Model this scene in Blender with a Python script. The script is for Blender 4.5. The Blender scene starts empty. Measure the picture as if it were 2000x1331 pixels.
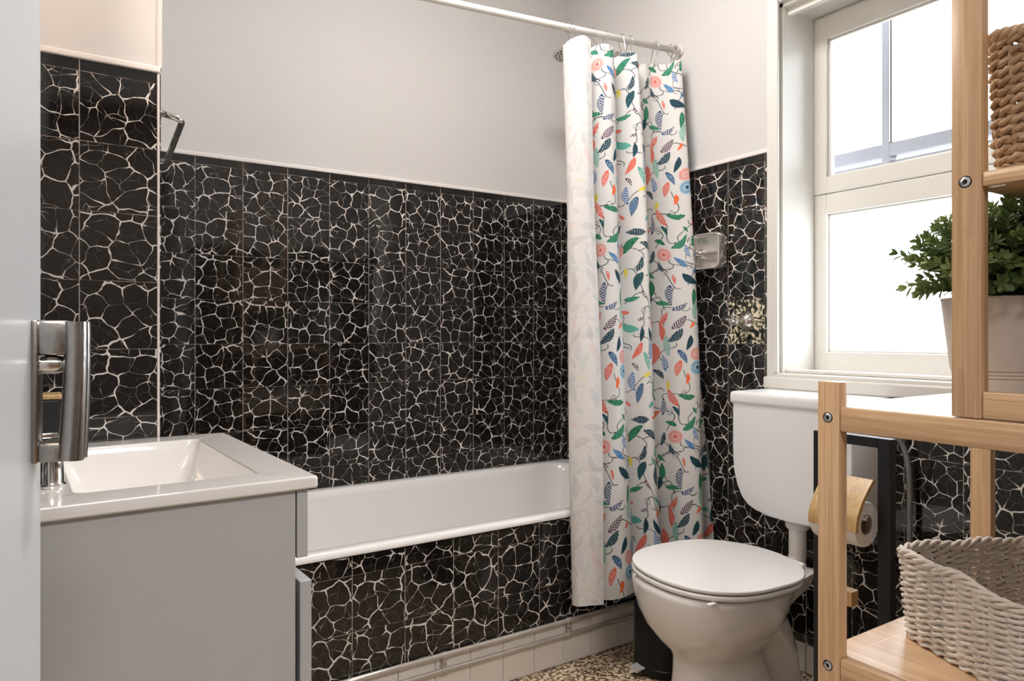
import bpy, bmesh, math, random
import numpy as np
from mathutils import Vector, Matrix, Euler

random.seed(7)
scene = bpy.context.scene
COL = scene.collection
PI = math.pi

# ------------------------------------------------------------------ camera, sky, exposure
H = 1.04                                    # eye height
cam_d = bpy.data.cameras.new('camera')
cam_d.sensor_width = 36.0
cam_d.lens = 1384.0 / 2000.0 * 36.0
cam_d.shift_y = -0.00575
cam_d.clip_start = 0.02
cam = bpy.data.objects.new('camera', cam_d)
COL.objects.link(cam)
cam.location = (0, 0, H)
HEAD = math.radians(56.74)
cam.rotation_euler = (PI / 2, 0, HEAD - PI / 2)
scene.camera = cam

scene.view_settings.view_transform = 'Standard'
scene.view_settings.look = 'None'
scene.view_settings.gamma = 1.0
scene.view_settings.use_curve_mapping = False
scene.view_settings.exposure = 0.96
scene.cycles.use_denoising = True
scene.cycles.max_bounces = 10
scene.cycles.sample_clamp_indirect = 6.0

world = bpy.data.worlds.new('sky')
scene.world = world
world.use_nodes = True
wn = world.node_tree
bg = wn.nodes['Background']
bg.inputs['Color'].default_value = (0.93, 0.96, 1.0, 1)
bg.inputs['Strength'].default_value = 3.8

def area_light(name, loc, rot, sx, sy, power, color, portal=False, shape='RECTANGLE', spread=PI):
    d = bpy.data.lights.new(name, 'AREA')
    d.shape = shape
    d.size = sx
    if shape == 'RECTANGLE':
        d.size_y = sy
    d.energy = power
    d.color = color
    d.spread = spread
    o = bpy.data.objects.new(name, d)
    COL.objects.link(o)
    o.location = loc
    o.rotation_euler = rot
    if portal:
        d.cycles.is_portal = True
    return o

area_light('window_portal', (2.36, 0.88, 1.60), (0, PI / 2, 0), 1.5, 1.3, 1, (1, 1, 1), portal=True)
area_light('hall_fill_light', (0.25, -1.05, 2.45), (0, 0, 0), 0.9, 0.5, 26.0, (1.0, 0.96, 0.93))  # added front fill from behind the camera, no hall fixture

# ------------------------------------------------------------------ materials
def mat_new(name):
    m = bpy.data.materials.new(name)
    m.use_nodes = True
    nt = m.node_tree
    b = nt.nodes['Principled BSDF']
    return m, nt, b

class N:
    """tiny node helper"""
    def __init__(s, nt):
        s.nt = nt
    def node(s, t, **kw):
        n = s.nt.nodes.new(t)
        for k, v in kw.items():
            setattr(n, k, v)
        return n
    def link(s, a, b):
        s.nt.links.new(a, b)
    def put(s, sock, v):
        if v is None:
            return
        if isinstance(v, bpy.types.NodeSocket):
            s.nt.links.new(v, sock)
        else:
            sock.default_value = v
    def math(s, op, a, b=None, c=None, clamp=False):
        n = s.node('ShaderNodeMath', operation=op)
        n.use_clamp = clamp
        s.put(n.inputs[0], a); s.put(n.inputs[1], b); s.put(n.inputs[2], c)
        return n.outputs[0]
    def mix(s, f, a, b):
        n = s.node('ShaderNodeMix', data_type='RGBA')
        s.put(n.inputs[0], f); s.put(n.inputs[6], a); s.put(n.inputs[7], b)
        return n.outputs[2]
    def smooth(s, v, lo, hi, a=0.0, b=1.0):
        n = s.node('ShaderNodeMapRange', interpolation_type='SMOOTHSTEP')
        s.put(n.inputs['Value'], v); s.put(n.inputs['From Min'], lo); s.put(n.inputs['From Max'], hi)
        s.put(n.inputs['To Min'], a); s.put(n.inputs['To Max'], b)
        return n.outputs['Result']
    def noise(s, vec, scale, detail=3.0, rough=0.5, dims='3D'):
        n = s.node('ShaderNodeTexNoise', noise_dimensions=dims)
        if vec is not None:
            s.link(vec, n.inputs['Vector'])
        n.inputs['Scale'].default_value = scale
        n.inputs['Detail'].default_value = detail
        n.inputs['Roughness'].default_value = rough
        return n
    def bump(s, h, strength, dist):
        n = s.node('ShaderNodeBump')
        n.inputs['Strength'].default_value = strength
        n.inputs['Distance'].default_value = dist
        s.link(h, n.inputs['Height'])
        return n.outputs['Normal']
    def objco(s):
        return s.node('ShaderNodeTexCoord').outputs['Object']
    def combine(s, x, y, z=0.0):
        n = s.node('ShaderNodeCombineXYZ')
        s.put(n.inputs[0], x); s.put(n.inputs[1], y); s.put(n.inputs[2], z)
        return n.outputs[0]

def simple(name, col, rough=0.5, metal=0.0, coat=0.0, bump=0.0, bscale=40.0, spec=None, vary=0.0):
    m, nt, b = mat_new(name)
    n = N(nt)
    b.inputs['Roughness'].default_value = rough
    b.inputs['Metallic'].default_value = metal
    b.inputs['Coat Weight'].default_value = coat
    b.inputs['Coat Roughness'].default_value = 0.05
    if spec is not None:
        b.inputs['Specular IOR Level'].default_value = spec
    co = n.objco()
    ns = n.noise(co, bscale, 3.0)
    c1 = (*[x * (1 - vary) for x in col], 1)
    n.link(n.mix(ns.outputs['Fac'], c1, (*col, 1)), b.inputs['Base Color'])
    if bump > 0:
        n.link(n.bump(ns.outputs['Fac'], bump, 0.002), b.inputs['Normal'])
    return m

def tile_material(name, axis, u0, seed=0.0, tx=0.1515, cell=23.0, lw=0.8, bottom=None, seam=True):
    """glossy black wall tile with white crackle network, laid on a 15 cm grid"""
    m, nt, b = mat_new(name)
    n = N(nt)
    sep = n.node('ShaderNodeSeparateXYZ')
    n.link(n.objco(), sep.inputs[0])
    u = sep.outputs[0] if axis == 'X' else sep.outputs[1]
    z = sep.outputs[2]
    TZ = 0.1495
    tu = n.math('DIVIDE', n.math('SUBTRACT', u, u0), tx)
    tv = n.math('DIVIDE', n.math('SUBTRACT', z, 1.008), TZ)
    iu = n.math('FLOOR', tu); iv = n.math('FLOOR', tv)
    fu = n.math('SUBTRACT', tu, iu); fv = n.math('SUBTRACT', tv, iv)
    wn_ = n.node('ShaderNodeTexWhiteNoise', noise_dimensions='3D')
    n.link(n.combine(iu, iv, seed), wn_.inputs['Vector'])
    rnd = n.node('ShaderNodeSeparateColor')
    n.link(wn_.outputs['Color'], rnd.inputs[0])
    # half of the tiles carry the print upside down: sign flips
    sg = n.math('SUBTRACT', n.math('MULTIPLY', n.math('GREATER_THAN', rnd.outputs[2], 0.5), 2.0), 1.0)
    pu = n.math('ADD', n.math('MULTIPLY', n.math('MULTIPLY', fu, tx), sg), n.math('MULTIPLY', n.math('FLOOR', n.math('MULTIPLY', rnd.outputs[0], 9.0)), 1.37))
    pv = n.math('ADD', n.math('MULTIPLY', fv, TZ), n.math('MULTIPLY', n.math('FLOOR', n.math('MULTIPLY', rnd.outputs[1], 9.0)), 1.91))
    p = n.combine(pu, pv, 0.0)
    warp = n.noise(p, 20.0, 1.5, 0.5)
    vm = n.node('ShaderNodeVectorMath', operation='MULTIPLY_ADD')
    sub = n.node('ShaderNodeVectorMath', operation='SUBTRACT')
    n.link(warp.outputs['Color'], sub.inputs[0]); sub.inputs[1].default_value = (0.5, 0.5, 0.5)
    n.link(sub.outputs[0], vm.inputs[0]); vm.inputs[1].default_value = (0.034, 0.034, 0.0)
    n.link(p, vm.inputs[2])
    pw = vm.outputs[0]
    def layer(scale, w0, w1, fade_lo, fade_hi, nsc, rnds=1.0):
        e = n.node('ShaderNodeTexVoronoi', voronoi_dimensions='2D', feature='DISTANCE_TO_EDGE')
        f = n.node('ShaderNodeTexVoronoi', voronoi_dimensions='2D', feature='F1')
        for q in (e, f):
            n.link(pw, q.inputs['Vector']); q.inputs['Scale'].default_value = scale
            q.inputs['Randomness'].default_value = rnds
        w = n.smooth(f.outputs['Distance'], 0.34, 0.80, w0 * lw, w1 * lw)
        nz = n.noise(pw, nsc, 2.0, 0.6)
        fade = n.smooth(nz.outputs['Fac'], fade_lo, fade_hi)
        w = n.math('MULTIPLY', w, n.math('ADD', 0.35, n.math('MULTIPLY', fade, 0.85)))
        r = n.math('DIVIDE', e.outputs['Distance'], w)
        line = n.smooth(r, 0.62, 1.15, 1.0, 0.0)
        thick = n.smooth(f.outputs['Distance'], 0.35, 0.62, 0.42, 1.0)
        return n.math('MULTIPLY', n.math('MULTIPLY', line, thick), n.math('ADD', 0.35, n.math('MULTIPLY', fade, 0.65)))
    big = layer(cell, 0.012, 0.056, 0.30, 0.52, 42.0)
    fin = n.math('MULTIPLY', layer(cell * 1.4, 0.010, 0.034, 0.54, 0.66, 22.0), 0.55)
    crackle = n.math('MAXIMUM', big, fin)
    # the plain black border course on top
    border = n.math('GREATER_THAN', z, 1.606)
    crackle = n.math('MULTIPLY', crackle, n.math('SUBTRACT', 1.0, border))
    # grout: thin joints, paler on the uprights
    def joint(f, width):
        d = n.math('MINIMUM', f, n.math('SUBTRACT', 1.0, f))
        return n.smooth(d, width * 0.6, width, 1.0, 0.0)
    gv = joint(fu, 0.0085)
    gh = n.math('MULTIPLY', joint(fv, 0.0075), n.math('SUBTRACT', 1.0, border))
    gh2 = n.smooth(n.math('ABSOLUTE', n.math('SUBTRACT', z, 1.606)), 0.0004, 0.0011, 1.0, 0.0)
    gh = n.math('MAXIMUM', gh, gh2)
    dirt = n.noise(n.objco(), 14.0, 4.0, 0.65)
    base = n.mix(dirt.outputs['Fac'], (0.0075, 0.0065, 0.006, 1), (0.013, 0.011, 0.010, 1))
    c = n.mix(crackle, base, (0.74, 0.69, 0.64, 1))
    c = n.mix(n.math('MULTIPLY', gh, 0.75), c, n.mix(n.smooth(dirt.outputs['Fac'], 0.42, 0.6), (0.05, 0.035, 0.03, 1), (0.42, 0.33, 0.27, 1)))
    c = n.mix(n.math('MULTIPLY', gv, n.smooth(dirt.outputs['Fac'], 0.36, 0.56, 0.35, 0.9)), c, (0.48, 0.42, 0.38, 1))
    n.link(c, b.inputs['Base Color'])
    g = n.math('MAXIMUM', gv, gh)
    n.link(n.math('ADD', 0.06, n.math('MULTIPLY', g, 0.45)), b.inputs['Roughness'])
    b.inputs['IOR'].default_value = 1.60
    b.inputs['Coat Weight'].default_value = 0.0
    # every tile sits at its own slight tilt, edges roll off, glaze is a little wavy
    tilt = n.math('ADD', n.math('MULTIPLY', fu, n.math('SUBTRACT', rnd.outputs[0], 0.5)),
                  n.math('MULTIPLY', fv, n.math('SUBTRACT', rnd.outputs[1], 0.5)))
    wav = n.noise(n.objco(), 9.0, 1.0, 0.4)
    hgt = n.math('ADD', n.math('MULTIPLY', tilt, 1.6), n.math('MULTIPLY', wav.outputs['Fac'], 0.5))
    hgt = n.math('SUBTRACT', hgt, n.math('MULTIPLY', g, 0.8))
    hgt = n.math('SUBTRACT', hgt, n.math('MULTIPLY', crackle, 0.06))
    n.link(n.bump(hgt, 1.0, 0.0016), b.inputs['Normal'])
    return m

def bamboo_material(name, axis, tint=1.0, yb=1.0):
    """laminated bamboo: narrow strips along one axis with fine grain and nodes"""
    m, nt, b = mat_new(name)
    n = N(nt)
    mp = n.node('ShaderNodeMapping')
    sc = {'X': (1.2, 55, 55), 'Y': (55, 1.2, 55), 'Z': (55, 55, 1.2)}[axis]
    mp.inputs['Scale'].default_value = sc
    n.link(n.objco(), mp.inputs['Vector'])
    strips = n.node('ShaderNodeTexVoronoi', feature='F1', distance='CHEBYCHEV')
    n.link(mp.outputs[0], strips.inputs['Vector']); strips.inputs['Scale'].default_value = 2.3
    mp2 = n.node('ShaderNodeMapping')
    sc2 = {'X': (5, 330, 330), 'Y': (330, 5, 330), 'Z': (330, 330, 5)}[axis]
    mp2.inputs['Scale'].default_value = sc2
    n.link(n.objco(), mp2.inputs['Vector'])
    grain = n.noise(mp2.outputs[0], 1.0, 4.0, 0.6)
    blot = n.noise(n.objco(), 22.0, 2.0)
    sepc = n.node('ShaderNodeSeparateColor'); n.link(strips.outputs['Color'], sepc.inputs[0])
    A = (0.78 * tint, 0.53 * tint, 0.31 * tint * yb, 1)
    B = (0.63 * tint, 0.385 * tint, 0.205 * tint * yb, 1)
    D = (0.50 * tint, 0.285 * tint, 0.140 * tint, 1)
    c = n.mix(n.math('MULTIPLY', sepc.outputs[0], 0.85), A, B)
    c = n.mix(n.smooth(grain.outputs['Fac'], 0.40, 0.66, 0.0, 0.6), c, D)
    c = n.mix(n.smooth(blot.outputs['Fac'], 0.66, 0.76, 0.0, 0.4), c, D)
    n.link(c, b.inputs['Base Color'])
    b.inputs['Roughness'].default_value = 0.38
    b.inputs['Coat Weight'].default_value = 0.6
    b.inputs['Coat Roughness'].default_value = 0.25
    n.link(n.bump(grain.outputs['Fac'], 0.15, 0.0006), b.inputs['Normal'])
    return m

M = {}
M['plaster'] = simple('painted_plaster', (0.62, 0.598, 0.583), 0.75, bump=0.12, bscale=160, vary=0.015)
M['ceiling'] = simple('ceiling_paint', (0.85, 0.82, 0.79), 0.8)
M['frame_paint'] = simple('window_frame_paint', (0.74, 0.72, 0.67), 0.32, bump=0.08, bscale=60, vary=0.03)
M['outer_frame'] = simple('outer_frame_paint', (0.20, 0.205, 0.235), 0.4, vary=0.03)
M['door_paint'] = simple('door_paint', (0.72, 0.735, 0.76), 0.30, bump=0.10, bscale=35, vary=0.02)
M['door_edge'] = simple('door_edge_paint', (0.66, 0.70, 0.69), 0.35, vary=0.05)
M['ceramic'] = simple('white_ceramic', (0.83, 0.80, 0.77), 0.08, coat=0.6, vary=0.01, bscale=8)
M['cream_ceramic'] = simple('cream_ceramic', (0.80, 0.72, 0.62), 0.10, coat=0.5, vary=0.02, bscale=8)
M['plastic'] = simple('white_plastic', (0.85, 0.83, 0.815), 0.22, vary=0.01)
M['cistern_plastic'] = simple('cistern_plastic', (0.84, 0.84, 0.85), 0.28, vary=0.01)
M['enamel'] = simple('bath_enamel', (0.87, 0.85, 0.83), 0.12, coat=0.5, vary=0.01, bscale=5)
M['cabinet'] = simple('cabinet_laminate', (0.47, 0.468, 0.465), 0.33, vary=0.02, bscale=3)
M['cabinet_dark'] = simple('cabinet_gap', (0.10, 0.09, 0.08), 0.6)
M['chrome'] = simple('chrome', (0.72, 0.70, 0.68), 0.13, metal=1.0)
M['old_chrome'] = simple('worn_chrome', (0.50, 0.48, 0.46), 0.26, metal=1.0, bump=0.2, bscale=90, vary=0.35)
M['steel'] = simple('screw_steel', (0.62, 0.64, 0.66), 0.3, metal=1.0)
M['pedal'] = simple('brushed_pedal_steel', (0.80, 0.80, 0.80), 0.45, metal=0.6)
M['rod'] = simple('rod_enamel', (0.70, 0.665, 0.61), 0.35, vary=0.05)
M['black_metal'] = simple('black_powder_coat', (0.010, 0.0105, 0.013), 0.42)
M['black_plastic'] = simple('black_bin_metal', (0.006, 0.0055, 0.0055), 0.35, spec=0.3)
M['skirt_tile'] = simple('white_skirting_tile', (0.90, 0.85, 0.79), 0.14, coat=0.3, vary=0.03, bscale=12)
M['grout'] = simple('grey_grout', (0.42, 0.37, 0.32), 0.85, vary=0.2)
M['pipe'] = simple('bare_metal_pipe', (0.66, 0.60, 0.54), 0.22, metal=0.45, vary=0.3, bscale=25)
M['paper'] = simple('toilet_paper', (0.82, 0.79, 0.76), 0.9, bump=0.25, bscale=250)
M['cardboard'] = simple('brown_cardboard', (0.30, 0.22, 0.15), 0.9)
M['hose'] = simple('grey_braided_hose', (0.27, 0.27, 0.275), 0.38, metal=0.5, bump=0.4, bscale=400)
M['pot'] = simple('pot_glaze', (0.68, 0.63, 0.58), 0.45, vary=0.02)
M['soil'] = simple('potting_soil', (0.03, 0.02, 0.012), 0.95, bump=0.5, bscale=90)
M['trim_white'] = simple('tile_edge_trim', (0.78, 0.73, 0.70), 0.4)
M['lamp_white'] = simple('lamp_shade_white', (0.85, 0.83, 0.8), 0.4)
M['hall'] = simple('hall_paint', (0.20, 0.165, 0.14), 0.8)
M['hall_floor'] = simple('hall_floorboards', (0.30, 0.18, 0.10), 0.4, vary=0.3, bscale=6)
for a in 'XYZ':
    M['bamboo' + a] = bamboo_material('bamboo_along_' + a.lower(), a)
M['board'] = bamboo_material('lacquered_bamboo_board', 'Y')
M['board'].node_tree.nodes['Principled BSDF'].inputs['Coat Weight'].default_value = 1.0
M['board'].node_tree.nodes['Principled BSDF'].inputs['Coat Roughness'].default_value = 0.30
M['board'].node_tree.nodes['Principled BSDF'].inputs['Coat IOR'].default_value = 1.75
M['matt_board'] = bamboo_material('raw_bamboo_board', 'Y')
M['matt_board'].node_tree.nodes['Principled BSDF'].inputs['Coat Weight'].default_value = 0.0
M['matt_board'].node_tree.nodes['Principled BSDF'].inputs['Roughness'].default_value = 0.75
M['bamboo_gold'] = bamboo_material('golden_bamboo', 'Z', 0.86, 0.72)

M['tileB'] = tile_material('crackle_tile_back', 'X', 0.408, 1.0)
M['tileC'] = tile_material('crackle_tile_right', 'Y', 1.627, 2.0, tx=0.1495)
M['tileP'] = tile_material('crackle_tile_pier', 'X', 0.208, 3.0, tx=0.1505, cell=23.0, lw=0.62)
M['tileF'] = tile_material('crackle_tile_bath_front', 'X', 0.666, 4.0, tx=0.150, cell=22.0)
M['tileA'] = tile_material('crackle_tile_left', 'Y', 1.776, 5.0, tx=0.150)

def emission(name, col, strength):
    m, nt, b = mat_new(name)
    b.inputs['Base Color'].default_value = (0.8, 0.8, 0.8, 1)
    b.inputs['Emission Color'].default_value = (*col, 1)
    b.inputs['Emission Strength'].default_value = strength
    return m
M['fill_glow'] = emission('fill_diffuser', (1.0, 0.98, 0.96), 23.5)
M['bulb_glow'] = emission('warm_bulb', (1.0, 0.72, 0.50), 9.0)

def glass_mat():
    m, nt, b = mat_new('window_glass')
    n = N(nt)
    tr = n.node('ShaderNodeBsdfTransparent'); tr.inputs[0].default_value = (0.97, 0.98, 0.98, 1)
    gl = n.node('ShaderNodeBsdfGlossy'); gl.inputs['Roughness'].default_value = 0.02
    fr = n.node('ShaderNodeFresnel'); fr.inputs[0].default_value = 1.45
    mx = n.node('ShaderNodeMixShader')
    n.link(fr.outputs[0], mx.inputs[0]); n.link(tr.outputs[0], mx.inputs[1]); n.link(gl.outputs[0], mx.inputs[2])
    n.link(mx.outputs[0], nt.nodes['Material Output'].inputs['Surface'])
    return m
M['glass'] = glass_mat()

def frosted_mat():
    m, nt, b = mat_new('frosted_glass')
    n = N(nt)
    tr = n.node('ShaderNodeBsdfTransparent'); tr.inputs[0].default_value = (0.96, 0.97, 0.98, 1)
    tl = n.node('ShaderNodeBsdfTranslucent'); tl.inputs[0].default_value = (0.9, 0.92, 0.94, 1)
    mx = n.node('ShaderNodeMixShader'); mx.inputs[0].default_value = 0.35
    n.link(tr.outputs[0], mx.inputs[1]); n.link(tl.outputs[0], mx.inputs[2])
    n.link(mx.outputs[0], nt.nodes['Material Output'].inputs['Surface'])
    return m
M['frosted'] = frosted_mat()

def clear_plastic():
    m, nt, b = mat_new('smoky_clear_plastic')
    n = N(nt)
    b.inputs['Base Color'].default_value = (0.82, 0.79, 0.76, 1)
    b.inputs['Roughness'].default_value = 0.2
    b.inputs['Metallic'].default_value = 0.75
    b.inputs['Coat Weight'].default_value = 0.6
    return m
M['soap_dish'] = clear_plastic()

def floor_mat():
    m, nt, b = mat_new('pebble_pattern_vinyl')
    n = N(nt)
    co = n.objco()
    w = n.noise(co, 38.0, 2.0)
    vm = n.node('ShaderNodeVectorMath', operation='MULTIPLY_ADD')
    n.link(w.outputs['Color'], vm.inputs[0]); vm.inputs[1].default_value = (0.022, 0.022, 0); n.link(co, vm.inputs[2])
    e = n.node('ShaderNodeTexVoronoi', voronoi_dimensions='2D', feature='DISTANCE_TO_EDGE')
    n.link(vm.outputs[0], e.inputs['Vector']); e.inputs['Scale'].default_value = 60.0
    f = n.node('ShaderNodeTexVoronoi', voronoi_dimensions='2D', feature='F1')
    n.link(vm.outputs[0], f.inputs['Vector']); f.inputs['Scale'].default_value = 60.0
    nz = n.noise(co, 60.0, 2.0)
    line = n.smooth(n.math('DIVIDE', e.outputs['Distance'], n.smooth(nz.outputs['Fac'], 0.36, 0.64, 0.015, 0.34)), 0.4, 1.4, 1.0, 0.0)
    sepc = n.node('ShaderNodeSeparateColor'); n.link(f.outputs['Color'], sepc.inputs[0])
    peb = n.mix(sepc.outputs[0], (0.80, 0.67, 0.48, 1), (0.66, 0.52, 0.35, 1))
    c = n.mix(line, peb, (0.13, 0.085, 0.05, 1))
    n.link(c, b.inputs['Base Color'])
    b.inputs['Roughness'].default_value = 0.35
    return m
M['floor'] = floor_mat()

def odd_tile_mat():
    m, nt, b = mat_new('marbled_green_cream_tile')
    n = N(nt)
    co = n.objco()
    a = n.noise(co, 26.0, 6.0, 0.65)
    a.inputs['Distortion'].default_value = 2.6
    d = n.noise(co, 55.0, 4.0, 0.6); d.inputs['Distortion'].default_value = 1.5
    c = n.mix(n.smooth(d.outputs['Fac'], 0.4, 0.65), (0.62, 0.56, 0.38, 1), (0.78, 0.70, 0.52, 1))
    c = n.mix(n.smooth(a.outputs['Fac'], 0.49, 0.57), (0.014, 0.016, 0.013, 1), c)
    n.link(c, b.inputs['Base Color'])
    b.inputs['Roughness'].default_value = 0.09
    return m
M['odd_tile'] = odd_tile_mat()

def rope_mat(name, A, B, scale):
    m, nt, b = mat_new(name)
    n = N(nt)
    a = n.noise(n.objco(), scale, 4.0, 0.7)
    f = n.noise(n.objco(), scale * 9, 2.0, 0.6)
    c = n.mix(n.smooth(a.outputs['Fac'], 0.3, 0.7), (*A, 1), (*B, 1))
    c = n.mix(n.math('MULTIPLY', f.outputs['Fac'], 0.22), c, (*[x * 0.45 for x in A], 1))
    n.link(c, b.inputs['Base Color'])
    b.inputs['Roughness'].default_value = 0.85
    n.link(n.bump(f.outputs['Fac'], 0.6, 0.0015), b.inputs['Normal'])
    return m
M['rope_cream'] = rope_mat('cream_paper_rope', (0.80, 0.72, 0.62), (0.88, 0.82, 0.74), 40)
M['rope_brown'] = rope_mat('brown_seagrass_rope', (0.42, 0.26, 0.15), (0.66, 0.46, 0.29), 30)

def leaf_mat():
    m, nt, b = mat_new('boxwood_leaf')
    n = N(nt)
    at = n.node('ShaderNodeAttribute'); at.attribute_name = 'leaf_tone'
    c = n.mix(at.outputs['Fac'], (0.035, 0.080, 0.028, 1), (0.34, 0.40, 0.14, 1))
    n.link(c, b.inputs['Base Color'])
    b.inputs['Roughness'].default_value = 0.45
    tl = n.node('ShaderNodeBsdfTranslucent')
    n.link(n.mix(0.4, c, (0.2, 0.35, 0.05, 1)), tl.inputs[0])
    mx = n.node('ShaderNodeMixShader'); mx.inputs[0].default_value = 0.3
    n.link(b.outputs[0], mx.inputs[1]); n.link(tl.outputs[0], mx.inputs[2])
    n.link(mx.outputs[0], nt.nodes['Material Output'].inputs['Surface'])
    return m
M['leaf'] = leaf_mat()
M['stem'] = simple('plant_stem', (0.14, 0.20, 0.05), 0.6)

# ------------------------------------------------------------------ mesh helpers
def finish(bm, name, mat, parent=None, local=False, smooth=False, angle=None):
    """link a bmesh as one object; world coordinates unless local"""
    if parent is not None and not local:
        L = parent['_base'] if '_base' in parent else (0, 0, 0)
        bmesh.ops.translate(bm, verts=bm.verts, vec=(-L[0], -L[1], -L[2]))
    me = bpy.data.meshes.new(name)
    bm.to_mesh(me)
    bm.free()
    if mat is not None:
        me.materials.append(mat)
    if smooth:
        me.polygons.foreach_set('use_smooth', [True] * len(me.polygons))
        if angle is not None:
            me.set_sharp_from_angle(angle=math.radians(angle))
    o = bpy.data.objects.new(name, me)
    COL.objects.link(o)
    if parent is not None:
        o.parent = parent
        if '_base' in parent:
            o['_base'] = parent['_base']
    return o

def weighted(o):
    w = o.modifiers.new('weighted_normal', 'WEIGHTED_NORMAL'); w.keep_sharp = True
    return o

def tag(o, label=None, cat=None, group=None, kind=None):
    if label: o['label'] = label
    if cat: o['category'] = cat
    if group: o['group'] = group
    if kind: o['kind'] = kind
    return o

def thing(name, label, cat, loc=(0, 0, 0), rz=0.0, group=None, kind=None):
    o = bpy.data.objects.new(name, None)
    COL.objects.link(o)
    o.location = loc
    o.rotation_euler = (0, 0, rz)
    o.empty_display_size = 0.05
    o['_base'] = tuple(loc)
    return tag(o, label, cat, group, kind)

def rebase(o):
    """move a single mesh's origin to the middle of its underside"""
    me = o.data
    co = np.empty(len(me.vertices) * 3); me.vertices.foreach_get('co', co)
    co = co.reshape(-1, 3)
    c = (co.min(0) + co.max(0)) / 2; c[2] = co[:, 2].min()
    me.transform(Matrix.Translation(-Vector(c)))
    o.location = Vector(c)
    return o

def box(bm, x0, x1, y0, y1, z0, z1, bev=0.0, seg=2):
    mtx = Matrix.Translation(((x0 + x1) / 2, (y0 + y1) / 2, (z0 + z1) / 2)) @ Matrix.Diagonal((abs(x1 - x0), abs(y1 - y0), abs(z1 - z0), 1))
    r = bmesh.ops.create_cube(bm, size=1.0, matrix=mtx)
    if bev > 0:
        ed = list({e for v in r['verts'] for e in v.link_edges})
        bmesh.ops.bevel(bm, geom=ed, offset=bev, segments=seg, profile=0.5, affect='EDGES')
    return bm

def BX(*a, **k):
    bm = bmesh.new()
    box(bm, *a, **k)
    return bm

def ring_faces(bm, rings, closed=True, cap0=False, cap1=False):
    vs = [[bm.verts.new(p) for p in r] for r in rings]
    n = len(vs[0])
    for a, b in zip(vs[:-1], vs[1:]):
        for i in range(n if closed else n - 1):
            j = (i + 1) % n
            bm.faces.new((a[i], a[j], b[j], b[i]))
    if cap0: bm.faces.new(list(reversed(vs[0])))
    if cap1: bm.faces.new(vs[-1])
    return vs

def tube(bm, pts, r, seg=10, caps=True, closed=False):
    pts = [Vector(p) for p in pts]
    n = len(pts)
    rr = r if isinstance(r, (list, tuple)) else [r] * n
    prev = None
    rings = []
    for i, p in enumerate(pts):
        if closed:
            t = pts[(i + 1) % n] - pts[i - 1]
        else:
            t = pts[min(i + 1, n - 1)] - pts[max(i - 1, 0)]
        if t.length < 1e-9: t = Vector((0, 0, 1))
        t.normalize()
        if prev is None:
            a = Vector((0, 0, 1)) if abs(t.z) < 0.9 else Vector((1, 0, 0))
            nrm = t.cross(a).normalized()
        else:
            nrm = prev - t * prev.dot(t)
            nrm = nrm.normalized() if nrm.length > 1e-6 else t.orthogonal().normalized()
        prev = nrm
        bn = t.cross(nrm)
        rings.append([p + (nrm * math.cos(2 * PI * k / seg) + bn * math.sin(2 * PI * k / seg)) * rr[i] for k in range(seg)])
    if closed:
        rings.append(rings[0])
        vs = [[bm.verts.new(q) for q in ring] for ring in rings[:-1]]
        for i in range(n):
            a, b = vs[i], vs[(i + 1) % n]
            for k in range(seg):
                j = (k + 1) % seg
                bm.faces.new((a[k], a[j], b[j], b[k]))
    else:
        ring_faces(bm, rings, True, caps, caps)
    return bm

def arc_path(pts, rad, steps=6):
    """polyline with rounded corners"""
    pts = [Vector(p) for p in pts]
    out = [pts[0]]
    for i in range(1, len(pts) - 1):
        a, b, c = pts[i - 1], pts[i], pts[i + 1]
        d1 = (a - b).normalized(); d2 = (c - b).normalized()
        r = min(rad, (a - b).length * 0.49, (c - b).length * 0.49)
        p1 = b + d1 * r; p2 = b + d2 * r
        for k in range(steps + 1):
            t = k / steps
            out.append(p1 * (1 - t) ** 2 + b * 2 * t * (1 - t) + p2 * t * t)
    out.append(pts[-1])
    return out

def lathe(bm, prof, c=(0, 0, 0), seg=48, axis='Z', hollow=False):
    rings = []
    for r, h in prof:
        ring = []
        for k in range(seg):
            a = 2 * PI * k / seg
            x, y = r * math.cos(a), r * math.sin(a)
            if axis == 'Z': p = (c[0] + x, c[1] + y, c[2] + h)
            elif axis == 'X': p = (c[0] + h, c[1] + x, c[2] + y)
            else: p = (c[0] + x, c[1] + h, c[2] + y)
            ring.append(p)
        rings.append(ring)
    ring_faces(bm, rings, True, prof[0][0] > 1e-5 and not hollow, prof[-1][0] > 1e-5 and not hollow)
    bmesh.ops.remove_doubles(bm, verts=bm.verts, dist=1e-6)
    bmesh.ops.recalc_face_normals(bm, faces=bm.faces)
    return bm

def rrect(cx, cy, hx, hy, r, z, seg=8):
    """rounded rectangle outline, counter-clockwise"""
    r = min(r, hx - 1e-4, hy - 1e-4)
    out = []
    for sx, sy, a0 in ((1, 1, 0), (-1, 1, PI / 2), (-1, -1, PI), (1, -1, 3 * PI / 2)):
        for k in range(seg + 1):
            a = a0 + PI / 2 * k / seg
            out.append((cx + sx * (hx - r) + r * math.cos(a), cy + sy * (hy - r) + r * math.sin(a), z))
    return out

def catmull(P, n):
    P = [np.array(p, float) for p in P]
    P = [2 * P[0] - P[1]] + P + [2 * P[-1] - P[-2]]
    out = []
    m = len(P) - 3
    for i in range(n):
        t = i / (n - 1) * m
        k = min(int(t), m - 1); t -= k
        a, b, c, d = P[k], P[k + 1], P[k + 2], P[k + 3]
        out.append(0.5 * ((2 * b) + (-a + c) * t + (2 * a - 5 * b + 4 * c - d) * t * t + (-a + 3 * b - 3 * c + d) * t ** 3))
    return np.array(out)

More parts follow.
